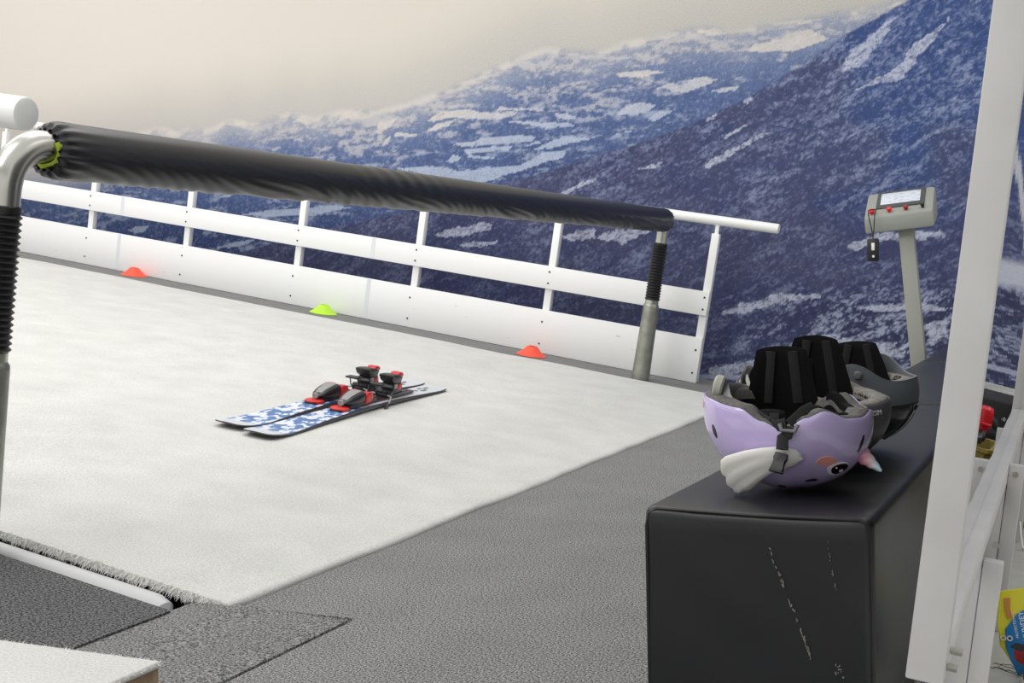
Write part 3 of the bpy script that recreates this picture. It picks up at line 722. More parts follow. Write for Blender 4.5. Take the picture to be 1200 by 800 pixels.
    for s in (-1, 1):
        sq(MB().box(min(s*.029, s*.033), max(s*.029, s*.033), 1.122, 1.158, tz+.040, tz+.078, bev=.002), .64).build('red_badge', 'binding_red', hp)
        sq(MB().box(min(s*.029, s*.033), max(s*.029, s*.033), 1.088, 1.117, tz+.052, tz+.085, bev=.002), .64).build('grey_badge', 'binding_grey', hp)
    return k
A = .083
make_ski(SM @ T(-2.505, 3.560, .0135) @ RZ(.091), 'blue and white ski nearer the camera with black and red binding and brake arm')
make_ski(SM @ T(-2.652, 3.590, .0135) @ RZ(.084), 'blue and white ski farther from the camera, partly behind the other ski')

# ------------------------------------------------------------------ padded benches
def bench(x, y, rz, w_, l_, h, label, scuffs=False, group='black padded bench blocks'):
    t = thing('padded_bench', label, 'bench', T(x, y, 0) @ RZ(rz), group)
    b = MB(); b.box(0, w_, 0, l_, .002, h, bev=.014, seg=4)
    bmesh.ops.subdivide_edges(b.bm, edges=[e for e in b.bm.edges if e.calc_length() > .15], cuts=14, use_grid_fill=True)
    for v in b.bm.verts:
        c = v.co; n = float(fbm(np.array(c.x*9+c.z*5+x*7), np.array(c.y*5+c.z*7+3.), 300, 3))-.5
        k = .006*n
        if abs(c.z-h) < .016: c.z += k*.8-.003*math.sin(PI*min(1, max(0, c.x/w_)))
        elif c.y < .016: c.y += k
        elif c.x > w_-.016: c.x += k
    b.build('cover', 'vinyl', t, smooth=60)
    i = .004
    for pts in ([(i, i, .02), (i, i, h-.03), (i+.004, i, h-.012), (i+.016, i+.001, h-i+.001), (w_*.5, i, h-i-.001), (w_-i-.016, i+.001, h-i+.001), (w_-i-.004, i, h-.012), (w_-i, i, h-.03), (w_-i, i, .02)],
                [(i, l_-i, .02), (i, l_-i, h-.02), (i+.012, l_-i, h-i), (w_-i-.012, l_-i, h-i), (w_-i, l_-i, h-.02), (w_-i, l_-i, .02)]):
        MB().tube(pts, .0032, n=8).build('piping', 'vinyl_edge', t)
    if scuffs:
        s = MB(); r2 = random.Random(4)
        def fleck(px, pz, ln, ang, wd):
            m = T(px, -.0012, pz) @ RY(ang); s.box(-ln/2, ln/2, -.0012, .0016, -wd/2, wd/2, mtx=m)
        for q in range(60):
            u = r2.random(); px = .195+.062*u+r2.gauss(0, .0012); pz = h-.050-.165*u
            if r2.random() < .75-.3*abs(u-.5): fleck(px, pz, r2.uniform(.001, .007), PI/2-.36+r2.gauss(0, .2), r2.uniform(.0005, .0016))
        for q in range(16):
            u = r2.random(); fleck(.280+.012*u+r2.gauss(0, .0008), h-.035-.07*u, r2.uniform(.001, .004), PI/2-.2, r2.uniform(.0004, .0009))
        for q in range(11): fleck(.295+r2.gauss(0, .0035), h-.220+r2.gauss(0, .004), r2.uniform(.001, .003), r2.uniform(0, 3), r2.uniform(.0008, .0018))
        tag(s.build('scuff_marks', 'foam_light', t, smooth=None), 'pale scratches and flecks on the front face', kind='stuff')
    return t
BH = .360
bench(-.430, 1.795, -.022, .345, 1.625, BH, 'black vinyl bench block nearest the camera with scratched front, carrying three ski helmets', True)
bench(-.398, 3.430, -.010, .345, 1.60, BH, 'black vinyl padded bench block just behind the helmets, beyond the first seam')
bench(-.380, 5.040, -.010, .345, 1.60, BH, 'black vinyl padded bench block farthest back beside the control console post')

# ------------------------------------------------------------------ ski helmets, lying crown down
class Shell:
    def __init__(s, a, b, table, tilt_end=math.radians(100)):
        s.a, s.b, s.tab, s.te = a, b, table, tilt_end
    def zr(s, phi):
        p = abs((math.degrees(phi)+180) % 360-180); xs = [q[0] for q in s.tab]; ys = [q[1] for q in s.tab]
        # smooth interpolation
        i = max(0, min(len(xs)-2, sum(1 for x in xs if x <= p)-1)); t = (p-xs[i])/(xs[i+1]-xs[i]); t = min(1, max(0, t)); t = t*t*(3-2*t)
        return ys[i]*(1-t)+ys[i+1]*t
    def pt(s, phi, t, sc=1, dz=0):
        th = s.te*t; r = math.sin(th)**.92*sc; Z = s.zr(phi)
        return Vector((s.a*r*math.cos(phi), s.b*r*math.sin(phi), Z*(1-math.cos(th))/(1-math.cos(s.te))+dz))
    def tz(s, phi, z):
        Z = s.zr(phi); c = 1-z/Z*(1-math.cos(s.te)); return math.acos(max(-1, min(1, c)))/s.te
    def nrm(s, phi, t):
        e = .01; du = s.pt(phi+e, t)-s.pt(phi-e, t); dv = s.pt(phi, min(1, t+e))-s.pt(phi, t-e); return du.cross(dv).normalized()
    def patch(s, phi, z, ru, rv, off=.0012, ang=0, n=24, shape=None):
        """closed printed shape of half axes ru (around) and rv (up) laid on the shell"""
        t0 = s.tz(phi, z); e = .004
        gu = (s.pt(phi+e, t0)-s.pt(phi-e, t0)).length/(2*e); gv = (s.pt(phi, t0+e)-s.pt(phi, t0-e)).length/(2*e)
        b = MB(); rings = []
        for k in range(5):
            q = max(.02, k/4); ring = []
            for i in range(n):
                a = 2*PI*i/n; m = shape(a) if shape else 1
                u = ru*q*m*math.cos(a); v = rv*q*m*math.sin(a)
                u, v = u*math.cos(ang)-v*math.sin(ang), u*math.sin(ang)+v*math.cos(ang)
                ph = phi+u/gu; t = min(.995, max(.05, t0+v/gv))
                p = s.pt(ph, t); ring.append(p+s.nrm(ph, t)*off)
            rings.append(ring)
        rings.append([p-s.nrm(phi, t0)*(off+.001) for p in rings[-1]])
        b.loft(rings, cap=True); return b
def lay(sh, roll, pitch):
    """lowest point after tilting, so the crown rests on the bench"""
    m = RX(roll) @ RY(pitch); lo = 9
    for i in range(72):
        for k in range(1, 20): lo = min(lo, (m @ sh.pt(2*PI*i/72, k/20)).z)
    return m, lo
def shell_mesh(sh, m, name, root, n=96, k=26):
    b = MB(); rings = []
    for j in range(1, k+1):
        t = .02+.98*j/k; rings.append([sh.pt(2*PI*i/n, t) for i in range(n)])
    rings.append([sh.pt(2*PI*i/n, 1, .985, .0015) for i in range(n)])
    rings.append([sh.pt(2*PI*i/n, 1, .965, -.002) for i in range(n)])
    b.loft(rings, cap=False)
    bmesh.ops.contextual_create(b.bm, geom=[e for e in b.bm.edges if e.is_boundary and all(v.co.z < .02 for v in e.verts)])
    return b.build(name, m, root, smooth=60)
def foam_mesh(sh, m, root, inner=.78, n=96, lip=.004, black_in='black_fabric'):
    R = lambda sc, f, dz: [Vector((sh.a*sc*math.cos(p), sh.b*sc*math.sin(p), sh.zr(p)*f+dz)) for p in (2*PI*i/n for i in range(n))]
    s1 = math.sin(sh.te)**.92
    b = MB(); b.loft([R(.970*s1, 1, -.006), R(.965*s1, 1, lip*.3), R(.945*s1, 1, lip), R((inner+.03)*s1, 1, lip), R(inner*s1, 1, -.002), R((inner-.01)*s1, .86, 0)], cap=False)
    o = b.build('foam_liner', m, root, smooth=60)
    c = MB(); c.loft([R((inner-.008)*s1, .90, 0), R((inner-.02)*s1, .7, 0), R((inner-.08)*s1, .45, 0), R((inner-.25)*s1, .25, 0), R(.2, .17, 0), R(.02, .16, 0)], cap=False)
    c.build('inner_padding', black_in, root, smooth=60)
    return o
def flap(sh, phi0, W, H, lean, root, z_in=.03, top=.62, th=.015, r0=.86, bulge=0.0, skew=0):
    b = MB(); rings = []; nv, nu = 14, 22
    for j in range(nv+1):
        v = j/nv; w_ = W*(1-(1-top)*v**1.4); ring = []
        zz = sh.zr(phi0)-z_in
        edge = (1-max(0, (v-.86)/.14)**2*.75)
        for side in (1, -1):
            for i in range(nu+1):
                u = -1+2*i/nu; u = u if side == 1 else -u
                tt = th/2*max(.12, (1-abs(u)**5))*max(.25, edge)
                ph = phi0+u*w_+skew*v
                r = r0-lean*v+bulge*math.sin(PI*v)
                c = Vector((sh.a*r*math.cos(ph), sh.b*r*math.sin(ph), zz+(H+z_in)*(v-.05*u*u*v)))
                nn = Vector((math.cos(phi0)*.3, math.sin(phi0), 0)).normalized()
                ring.append(c+nn*side*tt)
        rings.append(ring)
    o = b.loft(rings).build('ear_pad', 'black_fabric', root, smooth=50)
    for uu in (-.45, .35):
        s = MB(); pts = []
        for j in range(9):
            v = .15+.78*j/8; ph = phi0+uu*W*(1-(1-top)*v**1.4)+skew*v; r = r0-lean*v+bulge*math.sin(PI*v)
            nn = Vector((math.cos(phi0)*.3, math.sin(phi0), 0)).normalized()
            sgn = -1 if math.sin(phi0) > 0 else 1
            pts.append(Vector((sh.a*r*math.cos(ph), sh.b*r*math.sin(ph), sh.zr(phi0)-z_in+(H+z_in)*v))+nn*sgn*(th/2+.0008))
        s.tube(pts, .0085, n=10, flat=.0016, up=nn).build('webbing_strap', 'webbing', o)
    return o
def dial(root, loc, rz, pale='pale_plastic'):
    d = MB(); d.lathe([(.0, -.009), (.017, -.009), (.0195, -.006), (.0195, .004), (.017, .007), (.0, .008)], 36, axis=T(*loc) @ RZ(rz) @ RY(-PI/2+.25))
    o = d.build('fit_dial', pale, root)
    MB().lathe([(.004, 0), (.013, 0), (.013, .0012), (.004, .0012)], 28, axis=T(*loc) @ RZ(rz) @ RY(-PI/2+.25) @ T(0, 0, .0078)).build('dial_ring', 'grey_plastic', o)
    return o
def cradle(root, sh, zc, m='grey_plastic'):
    """the fit system's band inside the back of the helmet"""
    b = MB(); pts = []
    for i in range(25):
        a = PI+(i/24-.5)*2.3; r = .80
        pts.append((sh.a*r*math.cos(a), sh.b*r*math.sin(a), zc-.022*abs(i/24-.5)*2))
    b.tube(pts, .011, n=10, flat=.0022, up=(math.cos(PI), 0, 0))
    return b.build('fit_band', m, root)

# --- lavender whale helmet with flippers and a horn
lav = Shell(.138, .106, [(0,.132),(18,.125),(33,.127),(53,.142),(66,.132),(81,.112),(96,.126),(112,.144),(150,.151),(180,.153)])
mr, lo = lay(lav, math.radians(4.5), math.radians(1))
helm = thing('ski_helmet', 'lavender child ski helmet lying upside down with white flippers, painted eye and pink horn', 'helmet', T(-.257, 2.030, BH+.001-lo) @ RZ(-.05) @ mr, 'upturned ski helmets on the bench')
shell_mesh(lav, 'lavender', 'shell', helm)
foam_mesh(lav, 'foam_grey', helm, inner=.70)
flap(lav, 1.86, .66, .084, .08, helm, z_in=.03, top=.72, r0=.74, th=.013)
flap(lav, -1.70, .40, .012, .26, helm, z_in=.045, top=.75, r0=.80)
for sg in (-1, 1):
    bp_ = MB()
    bp_.loft([[Vector((lav.a*r*math.cos(a), lav.b*r*math.sin(a), lav.zr(a)+zz)) for r, zz in ((.685, -.016), (.690, .001), (.700, .0065), (.760, .0075), (.800, .0055), (.806, .002))] for a in (sg*(.30+.72*i/20) for i in range(21))], closed=False)
    bp_.build('brow_pad', 'black_fabric', helm)
cradle(helm, lav, .150)
dial(helm, (-.108, -.022, .166), .12)
ar = MB(); ar.tube([(-.100, -.02, .160), (-.088, -.045, .150), (-.066, -.068, .130), (-.040, -.082, .105)], [.013, .012, .010, .009], n=12, flat=.0028, up=(0,-1,0)); ar.build('fit_arm', 'grey_plastic', helm)
ar = MB(); ar.tube([(-.098, -.01, .158), (-.092, .04, .152), (-.06, .07, .135)], [.012, .011, .009], n=12, flat=.0028, up=(-1,0,0)); ar.build('fit_arm', 'grey_plastic', helm)
# chin strap: two webbing legs to a slider, one leg with a buckle hanging over the near side
hs = -1.60
def on(phi, z, off): t = lav.tz(phi, z); return lav.pt(phi, t)+lav.nrm(phi, t)*off
sl = lav.pt(-1.33, 1)+Vector((0, -.009, .006))
def ribbon(pts, w_=.0095, name='strap'):
    return MB().tube(pts, w_, n=12, flat=.0013, up=(0,-1,.2)).build(name, 'webbing', helm)
ribbon([(-.030, -.062, .118), (-.010, -.084, .126), (.006, -.100, .120), sl+Vector((-.004, -.002, .004))])
ribbon([(.060, -.060, .146), (.050, -.082, .142), (.032, -.100, .124), sl+Vector((.004, -.002, .004))])
ribbon([(-.062, -.045, .130), (-.038, -.072, .132), (-.006, -.094, .118)], .014)
ribbon([sl+Vector((0, 0, 0)), sl+Vector((-.003, -.004, -.014)), sl+Vector((-.007, -.011, -.016)), on(-1.40, .092, .030)])
MB().tube([sl+Vector((-.014, -.001, .004)), sl+Vector((-.010, -.004, -.006)), sl+Vector((.010, -.004, -.006)), sl+Vector((.014, -.001, .004))], .0035, n=8).build('strap_slider', 'grey_plastic', helm)
q = on(-1.42, .080, .034)
bk = MB(); bk.prism([(-.010, .012), (.010, .012), (.011, .002), (.007, -.004), (.008, -.012), (.012, -.020), (-.012, -.020), (-.008, -.012), (-.007, -.004), (-.011, .002)], -.004, .004, 'xz', bev=.0015, mtx=T(*q) @ RX(-.55) @ RY(.18))
bk.build('strap_buckle', 'black', helm)
# flippers
def flipper(s):
    b = MB(); rings = []
    path = [(-1.20, .074, .003), (-1.29, .075, .008), (-1.42, .076, .012), (-1.57, .074, .016), (-1.73, .069, .021), (-1.88, .062, .026), (-2.00, .056, .030), (-2.06, .053, .030)]
    wid = [.004, .014, .020, .023, .028, .034, .036, .028]
    n = 28
    C = [on(p, z, o) for p, z, o in path]
    for i, c in enumerate(C):
        tg = (C[min(i+1, len(C)-1)]-C[max(i-1, 0)]).normalized()
        out = lav.nrm(path[i][0], lav.tz(path[i][0], path[i][1])); upv = tg.cross(out).normalized()
        if upv.z < 0: upv = -upv
        ring = []
        for j in range(n):
            a = 2*PI*j/n; g = 1
            cx = wid[i]*math.cos(a); cy = .0085*math.sin(a)*(1 if i < 6 else .8)
            if i >= 4: cy *= .70+.42*abs(math.cos(cx/wid[i]*PI*1.3))
            shear = -.010*math.cos(a) if i >= 6 else 0
            ext = tg*(.006*abs(math.cos(cx/wid[i]*PI*1.25)) if i >= 5 else 0)
            ring.append(c+upv*cx+out*cy+ext-Vector((0, 0, .010*(i/7)**2))+tg*shear)
        rings.append(ring)
    b.loft(rings)
    if s > 0:
        for v in b.bm.verts: v.co.y = -v.co.y
    W_ = helm.matrix_world; Wi = W_.inverted()
    for v in b.bm.verts:                                  # the soft tip rests on the bench
        q = W_ @ v.co
        if q.z < BH+.0015: q.z = BH+.0015; v.co = Wi @ q
    return b.build('flipper', 'white_gloss', helm, smooth=60)
flipper(-1); flipper(1)
# horn
c0 = lav.pt(-.10, lav.tz(-.10, .060)); dv = Vector((.70, -.28, -.44)).normalized()
ax = dv.to_track_quat('Z', 'Y').to_matrix().to_4x4()
hr = MB(); rings = []
for i in range(25):
    t = i/24; r = .0135*(1-t)**.75+.0012; rings.append([Vector((r*(1+.09*math.cos(3*(a+t*7)))*math.cos(a), r*(1+.09*math.cos(3*(a+t*7)))*math.sin(a), t*.046)) for a in (2*PI*j/24 for j in range(24))])
hr.loft(rings)
for v in hr.bm.verts: v.co = (T(*(c0-dv*.006)) @ ax) @ v.co
hr.build('horn', 'horn', helm)
for s in (1, -1):
    lav.patch(-s*.61, .046, .0175, .0145, .0012, ang=s*.15).build('eye', 'white_print', helm)
    lav.patch(-s*.59, .0465, .0140, .0112, .0020, ang=s*.15).build('pupil', 'black_print', helm)
    lav.patch(-s*.55, .0435, .0036, .0032, .0026).build('eye_glint', 'white_print', helm)
    lav.patch(-s*.67, .0500, .0015, .0014, .0026).build('eye_glint', 'white_print', helm)
    lav.patch(-s*.85, .062, .0165, .0092, .0010, ang=s*.1).build('cheek', 'peach', helm)
lav.patch(-.95, .027, .010, .0028, .0014).build('mouth_mark', 'black_print', helm)
lav.patch(-1.5, .014, .006, .004, .0014).build('vent', 'black_print', helm)
lav.patch(-2.42, .100, .0052, .0115, .0006, ang=.15).build('vent', 'black_print', helm)
lav.patch(-2.85, .138, .004, .007, .0006).build('peach_mark', 'peach', helm)
lav.patch(-.35, .085, .003, .015, .0008, ang=-.2).build('vent', 'black_print', helm)

# --- charcoal helmet
cha = Shell(.142, .110, [(0,.128),(30,.126),(55,.128),(75,.138),(92,.128),(110,.128),(130,.140),(180,.148)])
mr, lo = lay(cha, math.radians(5), math.radians(3))
h2 = thing('ski_helmet', 'charcoal grey ski helmet lying upside down between the lavender and visor helmets', 'helmet', T(-.270, 2.290, BH+.001-lo) @ RZ(-.10) @ mr, 'upturned ski helmets on the bench')
shell_mesh(cha, 'charcoal', 'shell', h2)
foam_mesh(cha, 'foam_light', h2, inner=.74)
flap(cha, 1.72, .78, .100, .14, h2, z_in=.03, top=.60, r0=.76, th=.013)
flap(cha, -1.75, .50, .082, .06, h2, z_in=.04, top=.66, r0=.72, skew=.1)
fz = MB()
for i in range(260):
    a = random.uniform(-.9, .9); r = .745+random.uniform(-.05, .01); p = Vector((cha.a*r*math.cos(a), cha.b*r*math.sin(a), cha.zr(a)*.96)); d = Vector((random.gauss(0, .005), random.gauss(0, .005), random.uniform(.002, .007)))
    s = Vector((random.gauss(0,1), random.gauss(0,1), 0)).normalized()*.0008
    v = [fz.bm.verts.new(x) for x in (p-s, p+s, p+d)]; fz.bm.faces.new(v)
tag(fz.build('fuzzy_trim', 'black_fabric', h2, smooth=None), kind='stuff')
cradle(h2, cha, .150, 'black'); dial(h2, (-.112, -.03, .160), .1, 'black')
pa = MB(); pa.tube([(-.118, -.015, .150), (-.112, -.040, .165), (-.100, -.058, .150), (-.080, -.07, .14)], [.007, .008, .007, .006], n=10, flat=.003, up=(-1,0,0)); pa.build('fit_arm', 'pale_plastic', h2)
ph = -.43; t_ = cha.tz(ph, .113); pp = cha.pt(ph, t_); nn = cha.nrm(ph, t_)
zax = nn; xax = Vector((0, 0, 1)).cross(zax).normalized(); yax = zax.cross(xax)
mt = Matrix((xax, yax, zax)).transposed().to_4x4(); mt.translation = pp+nn*.0006
text_mesh('ZSM', .0125, .0008, 'lettering', 'white_print', h2, mt)

# --- slate helmet with visor
sla = Shell(.146, .114, [(0,.132),(30,.130),(60,.134),(85,.142),(105,.128),(130,.138),(180,.148)])
mr, lo = lay(sla, math.radians(2), math.radians(-2))
h3 = thing('ski_helmet', 'slate green ski helmet with matte visor lying upside down, the farthest of the three', 'helmet', T(-.250, 2.540, BH+.001-lo) @ RZ(-.12) @ mr, 'upturned ski helmets on the bench')
shell_mesh(sla, 'slate_dark', 'shell', h3)
foam_mesh(sla, 'foam_light', h3, inner=.80)
flap(sla, 1.52, .78, .064, .12, h3, z_in=.03, top=.60, r0=.78, th=.013, skew=-.12)
flap(sla, -2.00, .45, .075, .06, h3, z_in=.04, top=.66, r0=.72)
vz = MB(); rings = []
for i in range(61):
    ph = -1.62+3.24*i/60; hump = math.exp(-((abs(ph)-1.16)/.30)**2)
    z1 = sla.zr(ph)+.002; zlow = .088
    lo_t = sla.tz(ph, zlow); col = []
    for j in range(11):
        t = lo_t+(1-lo_t)*j/10; p = sla.pt(ph, t, 1.035); col.append(p)
    col.append(sla.pt(ph, 1, 1.03, .006+.034*hump)); col.append(sla.pt(ph, 1, .995, .006+.034*hump)); col.append(sla.pt(ph, .97, .985))
    rings.append(col)
vz.loft(rings, closed=False)
vis = vz.build('visor', 'slate', h3, smooth=60)
for s in (1, -1):
    p = sla.pt(s*1.12, 1, 1.045, .019); MB().lathe([(0, 0), (.0085, 0), (.0085, .003), (.006, .0055), (0, .006)], 24, axis=T(*p) @ RX(-s*PI/2)).build('pivot_button', 'grey_plastic', vis)
tr = MB(); tr.tube([sla.pt(-1.3+2.6*i/24, sla.tz(-1.3+2.6*i/24, .087), 1.03) for i in range(25)], .0024, n=8); tr.build('visor_seam', 'black', h3)
st = MB(); st.tube([sla.pt(-.02, sla.tz(-.02, z), 1.04) for z in (.016, .026, .038, .054, .072)], .004, n=8, flat=.0016, up=(1,0,0)); st.build('silver_strip', 'white_print', h3)
st = MB(); st.tube([sla.pt(.10, sla.tz(.10, z), 1.035) for z in (.014, .026, .038, .054, .080)], .006, n=8, flat=.003, up=(1,0,0)); st.build('black_trim', 'black', h3)
jm = MB()
for i in range(9): 
    a = -.75+i*.16; r = .78; jm.lathe([(0, 0), (.007, 0), (.006, .009), (.003, .014), (0, .014)], 10, axis=T(sla.a*r*math.cos(a), sla.b*r*math.sin(a), sla.zr(a)-.008) @ RX(random.uniform(-.5,.5)))
jm.build('liner_clips', 'black', h3)

# ------------------------------------------------------------------ control console
con = thing('control_console', 'grey control console on a leaning post with screen and red buttons', 'control console', T(-.470, 6.03, 0) @ RY(math.radians(-4.6)))
pp_ = MB(); pp_.prism([(-.034,-.034),(.034,-.034),(.034,.034),(-.034,.034)], .0, .93, 'xy', bev=.006); pp_.build('post', 'console_post', con)
MB().box(-.10, .10, -.10, .10, .0, .010, bev=.003).build('base_plate', 'console_post', con)
bx0, bx1 = -.172, .136
yb0, yb1, zf0, zf1, zb1 = -.105, .105, .903, .982, 1.104
hb = MB(); hb.prism([(yb0, zf0), (yb0, zf1), (yb1, zb1), (yb1, zf0+.055)], bx0, bx1, 'yz', bev=.012); hs_ = hb.build('housing', 'console', con)
sl_a = math.atan2(zb1-zf1, yb1-yb0); FL = math.hypot(zb1-zf1, yb1-yb0)
FM = T(bx0, yb0, zf1) @ RX(sl_a)                      # face frame: x along, y up the slope, z out
Wd_ = bx1-bx0
bz = MB(); bz.box(Wd_*.16, Wd_*.87, FL*.27, FL*.95, -.002, .006, bev=.003); bo = bz.build('screen_bezel', 'bezel', con, mtx=FM)
MB().box(Wd_*.22, Wd_*.80, FL*.40, FL*.86, .004, .0068, bev=.0008).build('screen', 'screen', con, mtx=FM)
for u, v, m, r in ((.115, .13, 'red_button', .0155), (.37, .13, 'red_button', .0125), (.61, .13, 'dark_red', .0115), (.85, .14, 'black', .0095)):
    o = MB().lathe([(r*.7, 0), (r*.7, .010), (r, .011), (r, .017), (r*.8, .020), (0, .0205)], 24, axis=T(Wd_*u, FL*v, 0)).build('push_button' if m != 'black' else 'key_switch', m, con, mtx=FM)
    if m == 'black': tag(o, 'black key switch')
# remote fob hanging by a loop from the left button
p0 = con.matrix_world @ FM @ Vector((Wd_*.115, FL*.13, .012)); 
fob = thing('remote_fob', 'small black remote fob hanging by a black loop from the console', 'remote control', T(p0.x+.012, p0.y-.070, p0.z-.188))
lp = MB(); lp.tube([(-.003, .018, .088), (-.019, .012, .170), (-.022, .040, .192), (-.012, .060, .196), (.006, .060, .196), (.012, .040, .190), (.010, .012, .170), (.003, .018, .088)], .0024, n=8); 
lp.tube([(0, .019, .060), (0, .019, .092)], .0028, n=8); lp.build('wrist_loop', 'black', fob)
MB().box(-.026, .026, .008, .028, -.044, .060, bev=.006).build('body', 'black', fob)
MB().box(-.006, .008, .0068, .009, .006, .040, bev=.0008).build('white_label', 'white_print', fob)
MB().lathe([(0, 0), (.006, 0), (.005, .002), (0, .002)], 16, axis=T(.002, .008, -.022) @ RX(PI/2)).build('fob_button', 'white_print', fob)

# ------------------------------------------------------------------ mirror on its leaning stand
MT = T(.053, 1.30, .292) @ RY(math.radians(7.48))
mir = thing('standing_mirror', 'tall leaning mirror in a grey white frame on legs beside the bench', 'mirror', MT)
ML, MH = 2.28, 1.55
MB().box(-.037, 0, 0, .035, -.004, MH, bev=.0025).build('frame_post', 'frame_grey', mir)
MB().box(-.037, 0, ML-.04, ML, -.004, MH, bev=.0025).build('frame_post', 'frame_grey', mir)
MB().box(-.037, 0, .0355, ML-.0405, 0, .042, bev=.002).build('bottom_rail', 'frame_grey', mir)
MB().box(-.037, 0, .0355, ML-.0405, MH-.042, MH, bev=.002).build('top_rail', 'frame_grey', mir)
MB().box(-.022, -.0185, .0355, ML-.0405, .0425, MH-.0425).build('mirror_pane', 'mirror', mir, smooth=None)
MB().box(-.036, -.0225, .0355, ML-.0405, .0425, MH-.0425).build('backing_board', 'mirror_back', mir, smooth=None)
for y in (.605, 1.275, 2.15):
    a = MB(); a.box(.0005, .0285, y, y+.024, -.296, .038 if 1 < y < 2 else -.006, bev=.002); lg = a.build('leg', 'frame_grey', mir)
    MB().box(-.037, .0, y+.002, y+.022, -.296, -.006, bev=.002).build('rear_leg', 'frame_grey', lg)
    MB().lathe([(0, 0), (.005, 0), (.005, .004), (0, .004)], 12, axis=T(.014, y, .02) @ RX(PI/2)).build('bolt', 'galv', lg)
bt = MB(); bt.lathe([(0, 0), (.0042, 0), (.0042, .010), (0, .010)], 12, axis=T(.0005, .024, .010) @ RY(PI/2)); bt.lathe([(0, 0), (.0042, 0), (.0042, .012), (0, .012)], 12, axis=T(.0005, .050, .020) @ RY(PI/2)); bt.build('bolt', 'galv', mir)

# things under and beside the mirror
pk = thing('printed_card_pack', 'yellow and blue printed card pack lying tilted on its corner behind the mirror leg', 'package', T(.052, 2.30, .002) @ RY(math.radians(6)) @ RX(math.radians(-8)))
MB().prism([(.030, .004), (.075, .018), (.100, .05), (.105, .150), (.034, .155), (-.016, .138), (-.012, .085), (-.004, .045)], .004, .012, 'xz', bev=.002).build('back_card', 'yellow_card', pk)
MB().prism([(.030, .000), (.075, .012), (.102, .046), (.106, .128), (.045, .128), (.018, .105), (.002, .075), (.006, .042)], .0005, .0035, 'xz', bev=.001).build('front_card', 'blue_card', pk)
MB().prism([(-.006, .128), (.004, .131), (.006, .112), (.011, .098), (.004, .093), (-.002, .108)], .0006, .0036, 'xz').build('orange_print', 'orange_print', pk)
for txt, x, sz in (('HUNDEY', .031, .0125), ('PROTECTION 42', .017, .0062)):
    text_mesh(txt, sz, .0004, 'lettering', 'white_print', pk, T(x, .0002, .086) @ RX(PI/2) @ RZ(PI/2+.30))
em = MB(); em.lathe([(0, 0), (.016, 0), (0, .0012)], 20, axis=T(.036, .0004, .036) @ RX(PI/2)); em.build('round_print', 'dark_red', pk)
em = MB(); em.prism([(.012, .046), (.022, .055), (.048, .054), (.034, .042)], -.0012, .001, 'xz'); em.build('dark_print', 'black_print', pk)
for x, z in ((.0005, .060), (.011, .061)): MB().lathe([(.003, 0), (.005, 0), (.005, .003), (.003, .003)], 14, axis=T(x, -.0002, z) @ RX(PI/2), cap=False).build('eyelet', 'steel', pk)
th_ = MB()
for k in range(4):
    x0 = random.uniform(.03, .045); y0 = 2.32+k*.012; pts = []
    for i in range(10): pts.append((x0+.006*i+random.gauss(0, .002), y0+random.gauss(0, .006)-.003*i, .0005+.001*abs(random.gauss(0, 1))))
    th_.tube(pts, .0007, n=5)
tag(th_.build('loose_thread', 'black'), 'tangle of dark threads lying on the pale floor below the card pack', 'thread')
sh = thing('shoe', 'brown leather shoe with white lace at the lower right corner', 'shoe', T(.094, 2.245, -.004) @ RZ(.15))
b = MB(); rr = []
for y, w_, h0, h1 in ((0, .012, .006, .030), (.012, .03, .004, .045), (.05, .042, .004, .058), (.11, .04, .004, .085), (.17, .036, .004, .11), (.24, .034, .004, .11), (.262, .02, .008, .09)):
    rr.append([Vector((y, w_*math.cos(a), (h0+h1)/2+(h1-h0)/2*math.copysign(abs(math.sin(a))**.7, math.sin(a)))) for a in (2*PI*i/18 for i in range(18))])
b.loft(rr).build('upper', 'brown', sh); MB().prism([(-.004, -.02), (.03, -.042), (.12, -.045), (.25, -.04), (.27, 0), (.25, .04), (.12, .045), (.03, .042), (-.004, .02)], 0, .012, bev=.003).build('sole', 'white_gloss', sh)
lc = MB()
for i in range(3): lc.tube([(.03+.022*i, -.038, .05+.008*i), (.045+.022*i, -.02, .064+.012*i), (.05+.022*i, .0, .068+.012*i), (.05+.022*i, .03, .05+.01*i)], .003, n=8)
lc.tube([(.03, -.04, .05), (.012, -.045, .03), (.005, -.05, .012), (.02, -.055, .005)], .003, n=8); lc.build('lace', 'cord', sh)
gb = thing('kit_bag', 'black kit bag on the floor under the mirror rail at the right edge', 'bag', T(.015, 3.90, 0))
b = MB(); b.box(-.05, .36, 0, .28, 0, .20, bev=.05, seg=4); b.build('bag_body', 'black_fabric', gb); MB().tube([(.05, .02, .19), (.10, .02, .25), (.22, .02, .25), (.27, .02, .19)], .010, n=10).build('bag_handle', 'webbing', gb)
o = MB().lathe([(0.002, -.030)]+[(.030*math.cos(a), .030*math.sin(a)) for a in (-PI/2+PI*i/14 for i in range(1, 14))]+[(.002, .030)], 24, axis=T(.024, 3.66, .0265)).build('rubber_ball', 'lime_ball'); tag(o, 'lime green ball beside the black bag at the right edge', 'ball')
cd_ = MB(); cd_.tube([(.0440, 3.40, .060), (.046, 3.38, .03), (.052, 3.35, .002), (.062, 3.34, .0), (.075, 3.36, .0), (.10, 3.42, .0), (.16, 3.46, .0)], .0028, n=8)
tag(cd_.build('white_cord', 'cord'), 'white cord looping on the floor by the lime ball', 'cord')
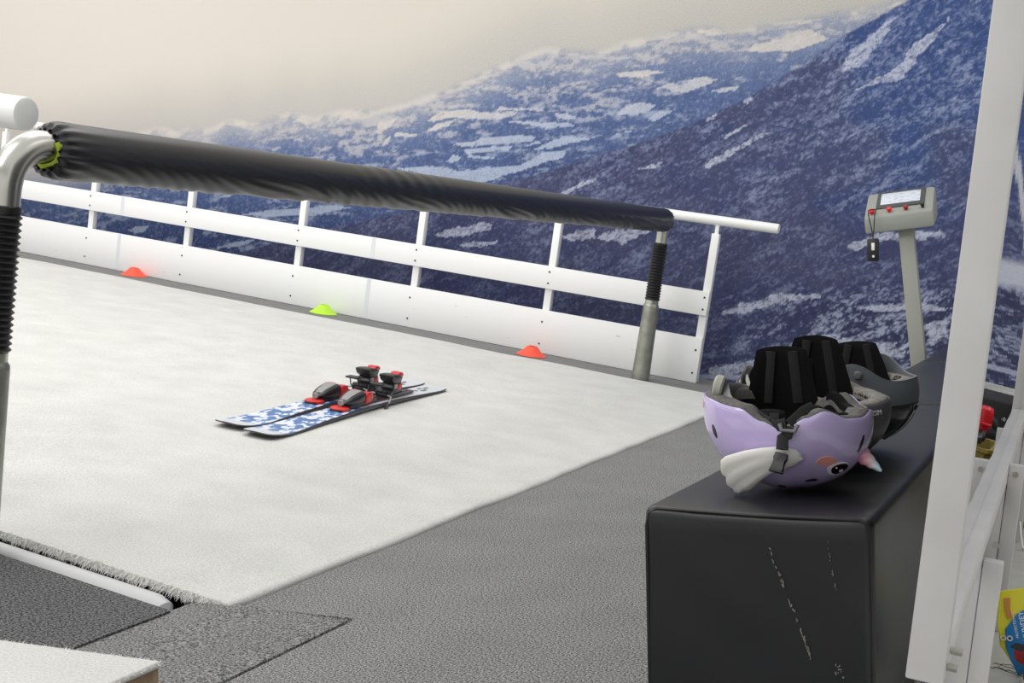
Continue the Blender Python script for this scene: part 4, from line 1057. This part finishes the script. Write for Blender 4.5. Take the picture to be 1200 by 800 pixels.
# gear on the pale floor that shows in the mirror
o = MB().box(.08, .95, 5.0, 5.3, -.004, .186, bev=.012, seg=3).build('padded_box', 'plinth'); tag(o, 'long low black box near the wall, seen in the mirror', 'box')
o = thing('storage_bin', 'olive yellow bin carrying red boots, seen in the mirror', 'bin', T(.165, 3.72, -.004))
RB = lambda w_, h, z: [Vector((x*w_, y*h, z)) for x, y in ((-.8,-1),(.8,-1),(1,-.8),(1,.8),(.8,1),(-.8,1),(-1,.8),(-1,-.8))]
MB().loft([RB(.07, .09, 0), RB(.085, .105, .185), RB(.092, .112, .19), RB(.092, .112, .20), RB(.08, .10, .20), RB(.068, .088, .012)], cap=True).build('tub', 'olive', o)
def boot(x, y, z, label):
    k = thing('ski_boot', label, 'ski boot', T(x, y, z) @ RZ(PI/2), 'red boots seen in the mirror')
    b = MB(); rr = []
    for yy, w_, z0, z1 in ((-.05, .012, .004, .022), (-.035, .02, .0, .032), (0, .023, 0, .045), (.03, .022, 0, .05), (.045, .014, .004, .045)):
        rr.append([Vector((yy, w_*math.cos(a), (z0+z1)/2+(z1-z0)/2*math.sin(a))) for a in (2*PI*i/16 for i in range(16))])
    b.loft(rr).build('lower_shell', 'boot_black', k)
    c = MB(); c.loft([[Vector((.012+dx+r*math.cos(a)*1.1, r*math.sin(a), zz)) for a in (2*PI*i/20 for i in range(20))] for dx, r, zz in ((0, .022, .034), (0, .0245, .05), (-.004, .024, .08), (-.006, .021, .098), (-.006, .016, .104))]).build('cuff', 'red_shell', k)
    MB().tube([(-.014, -.024, .056), (-.018, 0, .058), (-.014, .024, .056)], .004, n=8).build('buckle', 'red_shell', k)
    return k
boot(.128, 3.70, .197, 'small red and black boot on the olive bin, left in the mirror')
boot(.200, 3.70, .197, 'small red and black boot on the olive bin, right in the mirror')

# ------------------------------------------------------------------ white carpeted wooden platform, lower left corner
pf_ = thing('carpeted_platform', 'low wooden platform with white carpet top in the lower left corner', 'platform', T(-1.160, 1.530, .0125))
MB().box(-1.2, 0, -1.2, 0, 0, .094, bev=.002).build('wooden_box', 'wood', pf_)
pt_ = MB(); pt_.box(-1.205, .004, -1.2, .004, .094, .106, bev=.005, seg=3); pt_.build('carpet_top', 'snow', pf_)
ff = MB()
for i in range(900):
    if i % 3: p = Vector((random.uniform(-.8, .003), .004, .103)); d = Vector((random.gauss(0, .3), 1, random.uniform(-.6, .8))).normalized()
    else: p = Vector((.004, random.uniform(-.4, .003), .102)); d = Vector((1, random.gauss(0, .3), random.uniform(-.6, .8))).normalized()
    s = Vector((random.gauss(0, 1), random.gauss(0, 1), 0)).normalized()*.0008; v = [ff.bm.verts.new(q) for q in (p-s, p+s, p+d*random.uniform(.003, .009))]; ff.bm.faces.new(v)
tag(ff.build('pile_fringe', 'white_gloss', pf_, smooth=None), kind='stuff')
